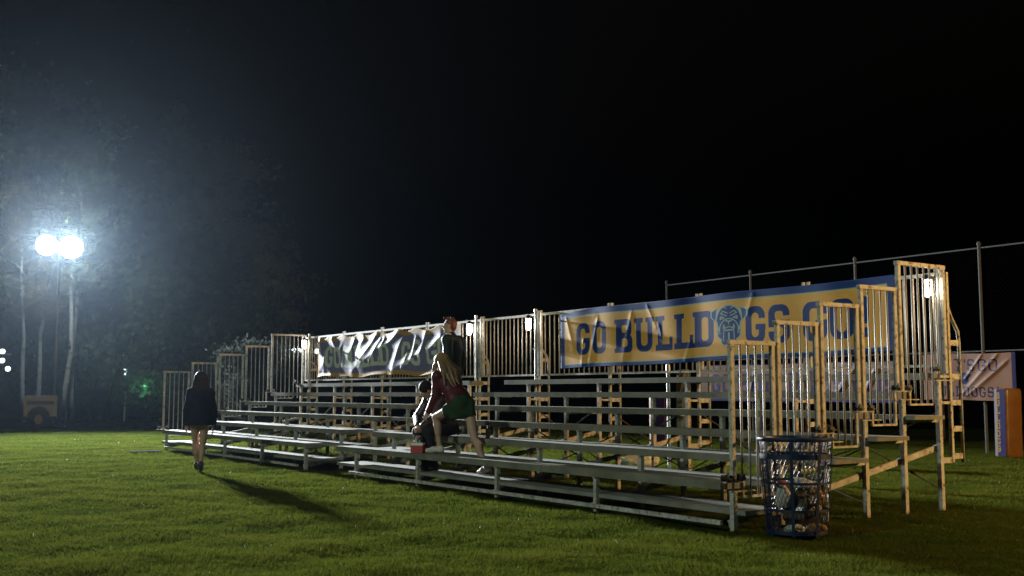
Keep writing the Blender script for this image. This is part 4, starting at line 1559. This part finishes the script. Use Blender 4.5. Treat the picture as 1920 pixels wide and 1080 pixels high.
# ------------------------------------------------------------------ trees
def leaf_mat(name, a, b, tr=.4):
    m = bpy.data.materials.new(name); t, p, l = nt(m)
    at = t.nodes.new("ShaderNodeAttribute"); at.attribute_name = 'tone'
    c = mix_rgb(t, at.outputs['Fac'], a, b)
    l.new(c, p.inputs['Base Color']); p.inputs['Roughness'].default_value = .8; p.inputs['Specular IOR Level'].default_value = 0
    tl = t.nodes.new("ShaderNodeBsdfTranslucent"); l.new(c, tl.inputs[0])
    mx = t.nodes.new("ShaderNodeMixShader"); mx.inputs[0].default_value = tr
    l.new(p.outputs[0], mx.inputs[1]); l.new(tl.outputs[0], mx.inputs[2]); l.new(mx.outputs[0], t.nodes["Material Output"].inputs[0])
    return m


M['leaf_dk'] = leaf_mat('dark_leaves', (.045, .062, .042), (.13, .15, .085))
M['leaf_br'] = leaf_mat('autumn_leaves', (.065, .062, .036), (.16, .125, .062))
M['leaf_pale'] = leaf_mat('pale_leaves', (.012, .014, .012), (.022, .024, .021), .5)
M['bark'] = plain('dark_bark', (.07, .06, .05), .9, 0, .4, 4)
M['birch'] = plain('birch_bark', (.26, .25, .24), .8, 0, .2, 5, .3, (.06, .05, .05), .56, .62)


def leaves(pts, size, r, mat, name='crown'):
    """one small folded quad per point"""
    n = len(pts); pts = np.asarray(pts)
    a = r.normal(size=(n, 3)); a /= np.linalg.norm(a, axis=1)[:, None]
    b = np.cross(a, r.normal(size=(n, 3))); b /= np.linalg.norm(b, axis=1)[:, None]
    s = size * (.55 + .9 * r.random(n))[:, None]
    V = np.stack([pts - a * s, pts + b * s * .55, pts + a * s, pts - b * s * .55], 1)
    me = np_mesh(name, V.reshape(-1, 3), np.arange(n * 4).reshape(n, 4), mat)
    at = me.attributes.new('tone', 'FLOAT', 'POINT'); at.data.foreach_set('value', np.repeat(r.random(n), 4).astype(np.float32))
    return me


def broadleaf(H, crown_lo, wid, nl, seed, mat, bark, lsize=.10, name_mat=None, lean=0.0, clump=.55):
    r = np.random.default_rng(seed)
    tb = MB()
    tr = [(lean * (i / 8) ** 1.5 * H * .1 + .06 * H / 8 * math.sin(i * 1.7 + seed), .05 * H / 8 * math.cos(i * 1.3 + seed), H * .92 * i / 8) for i in range(9)]
    r0 = (.0085 if bark is M['birch'] else .012) * H + .02
    tb.tube(tr, [r0 * (1 - .88 * i / 8) for i in range(9)], 8)
    pts = []
    nb = int(12 + H * 1.3)
    for i in range(nb):
        f = crown_lo + (1 - crown_lo) * (i + r.random()) / nb
        k = min(7.99, f * 8 / .92 if f < .92 else 7.99); k0 = int(k)
        p = np.array(tr[k0]) * (1 - (k - k0)) + np.array(tr[min(8, k0 + 1)]) * (k - k0)
        g = (f - crown_lo) / (1 - crown_lo)
        L = wid * (math.sin(math.pi * min(1, g * .82 + .18)) ** .8 * (.55 + .6 * r.random()) + .05)
        az = i * 2.4 + r.random()
        e = p + np.array([math.cos(az) * L, math.sin(az) * L, L * (.15 + .5 * r.random())])
        mid = (p + e) / 2 + np.array([0, 0, -.05 * L])
        tb.tube([p, mid, e], [r0 * .28 * (1 - .6 * f), r0 * .16 * (1 - .6 * f), .006], 5)
        for j in range(3):
            c = p + (e - p) * (.45 + .32 * j) + r.normal(size=3) * .18 * L * .5
            q = int(nl / nb / 3 * (.4 + 1.2 * r.random()))
            sp = clump * (.5 + .8 * r.random())
            pts.append(c + r.normal(size=(q, 3)) * np.array([sp, sp, sp * .65]))
    pts = np.concatenate(pts)
    return tb.mesh('trunk', bark), leaves(pts, lsize, r, mat)


def conifer(H, wid, nl, seed, mat, lsize=.13):
    r = np.random.default_rng(seed)
    tb = MB(); tb.tube([(0, 0, 0), (.05, 0, H * .5), (0, 0, H)], [.02 * H, .012 * H, .01], 8)
    pts = []
    nb = int(H * 5.5)
    for i in range(nb):
        f = .08 + .92 * (i + r.random()) / nb
        L = wid * (1 - f) ** .75 * (.55 + .6 * r.random()) + .12
        az = i * 2.4 + r.random()
        d = np.array([math.cos(az), math.sin(az), -.22 - .2 * r.random()])
        p = np.array([0, 0, f * H])
        if i % 2 == 0: tb.tube([p, p + d * L * .5 + np.array([0, 0, .05 * L]), p + d * L], [.03, .02, .005], 4)
        q = int(nl / nb * (.25 + L / wid * 1.4))
        t = r.random(q) ** .7
        pts.append(p + d * (t * L)[:, None] + r.normal(size=(q, 3)) * np.array([.20, .20, .16]) * (.4 + t)[:, None] + np.array([0, 0, -.1]) * t[:, None])
    return tb.mesh('trunk', M['bark']), leaves(np.concatenate(pts), lsize, r, mat)


def plant_tree(name, meshes, loc, rz, sc, label, group='trees along the field edge', cat='tree'):
    r = empty(name, loc, rz, label, cat, group)
    r.scale = (sc, sc, sc)
    link('trunk', meshes[0], r); link('crown', meshes[1], r)
    return r


def at(px, Y):      # ground point at distance Y for a measured bearing
    return ((px - 960) / 2037.4 * (Y * 1.0046), Y, 0)


CON = conifer(15.5, 3.0, 11000, 1, M['leaf_dk'])
BIG = broadleaf(15.0, .22, 3.6, 12000, 2, M['leaf_dk'], M['bark'], .12, clump=.75)
BIG2 = broadleaf(14.0, .2, 2.6, 9000, 5, M['leaf_br'], M['bark'], .11, clump=.6)
SMALL = broadleaf(6.0, .22, 1.25, 2600, 3, M['leaf_br'], M['bark'], .075, clump=.28)
BIRCH = broadleaf(13.0, .45, 1.7, 4500, 4, M['leaf_dk'], M['birch'], .09, lean=.3)
BIRCH2 = broadleaf(11.0, .4, 1.5, 3800, 9, M['leaf_br'], M['birch'], .09, lean=-.6)
UND = broadleaf(5.5, .05, 1.9, 6500, 6, M['leaf_dk'], M['bark'], .10, clump=.6)
UND2 = broadleaf(4.2, .04, 1.6, 5000, 7, M['leaf_dk'], M['bark'], .10, clump=.55)
PALE = broadleaf(2.75, .12, .78, 11000, 8, M['leaf_pale'], M['bark'], .05, clump=.24)

plant_tree('conifer_tree', CON, at(322, 53), .3, 1.0, 'tall dark conifer with a pointed top right of the floodlights')
plant_tree('broadleaf_tree', BIG2, at(415, 55), 1.0, 1.02, 'tall thin autumn tree close behind and right of the conifer')
plant_tree('broadleaf_tree', BIG, at(15, 49), .5, 1.06, 'large dark tree filling the left edge of the picture')
plant_tree('broadleaf_tree', BIG, at(-110, 53), 2.2, 1.15, 'large dark tree half cut off outside the left edge')
plant_tree('broadleaf_tree', BIG2, at(60, 56), 2.9, .95, 'autumn leaved tree behind the generator trailer')
plant_tree('broadleaf_tree', BIG2, at(452, 57), 3.3, .74, 'shorter autumn tree rising above the far end of the bleachers')
plant_tree('small_tree', SMALL, at(522, 51), .6, 1.32, 'small brown leaved tree just behind the far bleacher end')
plant_tree('birch_tree', BIRCH, at(131, 47.3), 0.2, 1.0, 'white barked birch standing under the floodlight heads')
plant_tree('birch_tree', BIRCH, at(143, 48), 2.0, .9, 'thinner white birch twin stem right beside the floodlight mast')
plant_tree('birch_tree', BIRCH2, at(53, 46.5), 1.0, .95, 'leaning pale birch behind the left end of the generator trailer')
plant_tree('birch_tree', BIRCH2, at(76, 47.5), 3.6, 1.0, 'upright pale birch directly behind the generator trailer')
und_l = [(-70, 'leafy shrub tree at the left edge beyond the birches'), (0, 'dense shrub tree beside the lamp cluster at left'), (70, 'dense shrub tree hidden behind the generator trailer'),
         (165, 'dark shrub tree right of the birch trunks'), (225, 'dark shrub tree left of the single small lamp'), (287, 'dark shrub tree lit green by the small lamp'),
         (345, 'dark shrub tree behind the walking woman'), (400, 'dark shrub tree behind the far guard panels'), (450, 'dark shrub tree left of the pale bush')]
for i, (px, lab) in enumerate(und_l):
    plant_tree('shrub_tree', UND if i % 2 else UND2, at(px, 50 + (i * 37 % 5)), i * 1.3, 1.0 + .12 * (i % 3), lab, 'dark shrub trees under the tall trees', 'tree')
for px, Y, s, rz, lab in ((480, 33, 1.0, 0, 'pale leaved bush seen through the far guard panels'), (528, 35, .93, 2, 'pale leaved bush just right of the other pale bush'), (600, 37, .72, 4, 'low pale bush seen under the wrinkled banner')):
    plant_tree('pale_bush', PALE, at(px, Y), rz, s, lab, 'pale bushes behind the far bleacher end', 'bush')

# the far wood that closes the view reads as one dark mass
r_ = np.random.default_rng(77)
pts = []
for i in range(170):
    x = r_.uniform(-42, -13); y = 57 + r_.random() * 6
    h = r_.uniform(2.5, 6.5) * (1.0 if x < -16 else .6)
    n = 260
    pts.append(np.stack([x + r_.normal(size=n) * .9, y + r_.normal(size=n) * .8, h * r_.random(n)], -1))
o = link('woods', leaves(np.concatenate(pts), .17, r_, M['leaf_dk'], 'woods'))
tag(o, 'dark mass of far woods closing the view behind the trees', 'woods', None, 'stuff')

# ------------------------------------------------------------------ haze in the night air
m = MB(); m.span((-120, -30, -1.5), (120, 130, 22))
hz = m.build('haze', None)
hm = bpy.data.materials.new('night_haze'); hm.use_nodes = True
t = hm.node_tree; t.nodes.clear()
out = t.nodes.new("ShaderNodeOutputMaterial"); pv = t.nodes.new("ShaderNodeVolumePrincipled")
pv.inputs['Color'].default_value = (.58, .77, 1.0, 1)
pv.inputs['Density'].default_value = 0.000041
pv.inputs['Anisotropy'].default_value = 0.84
t.links.new(pv.outputs[0], out.inputs['Volume'])
hz.data.materials.append(hm)
hz['kind'] = 'stuff'; hz['label'] = 'thin blue night haze glowing round the floodlights'; hz['category'] = 'haze'
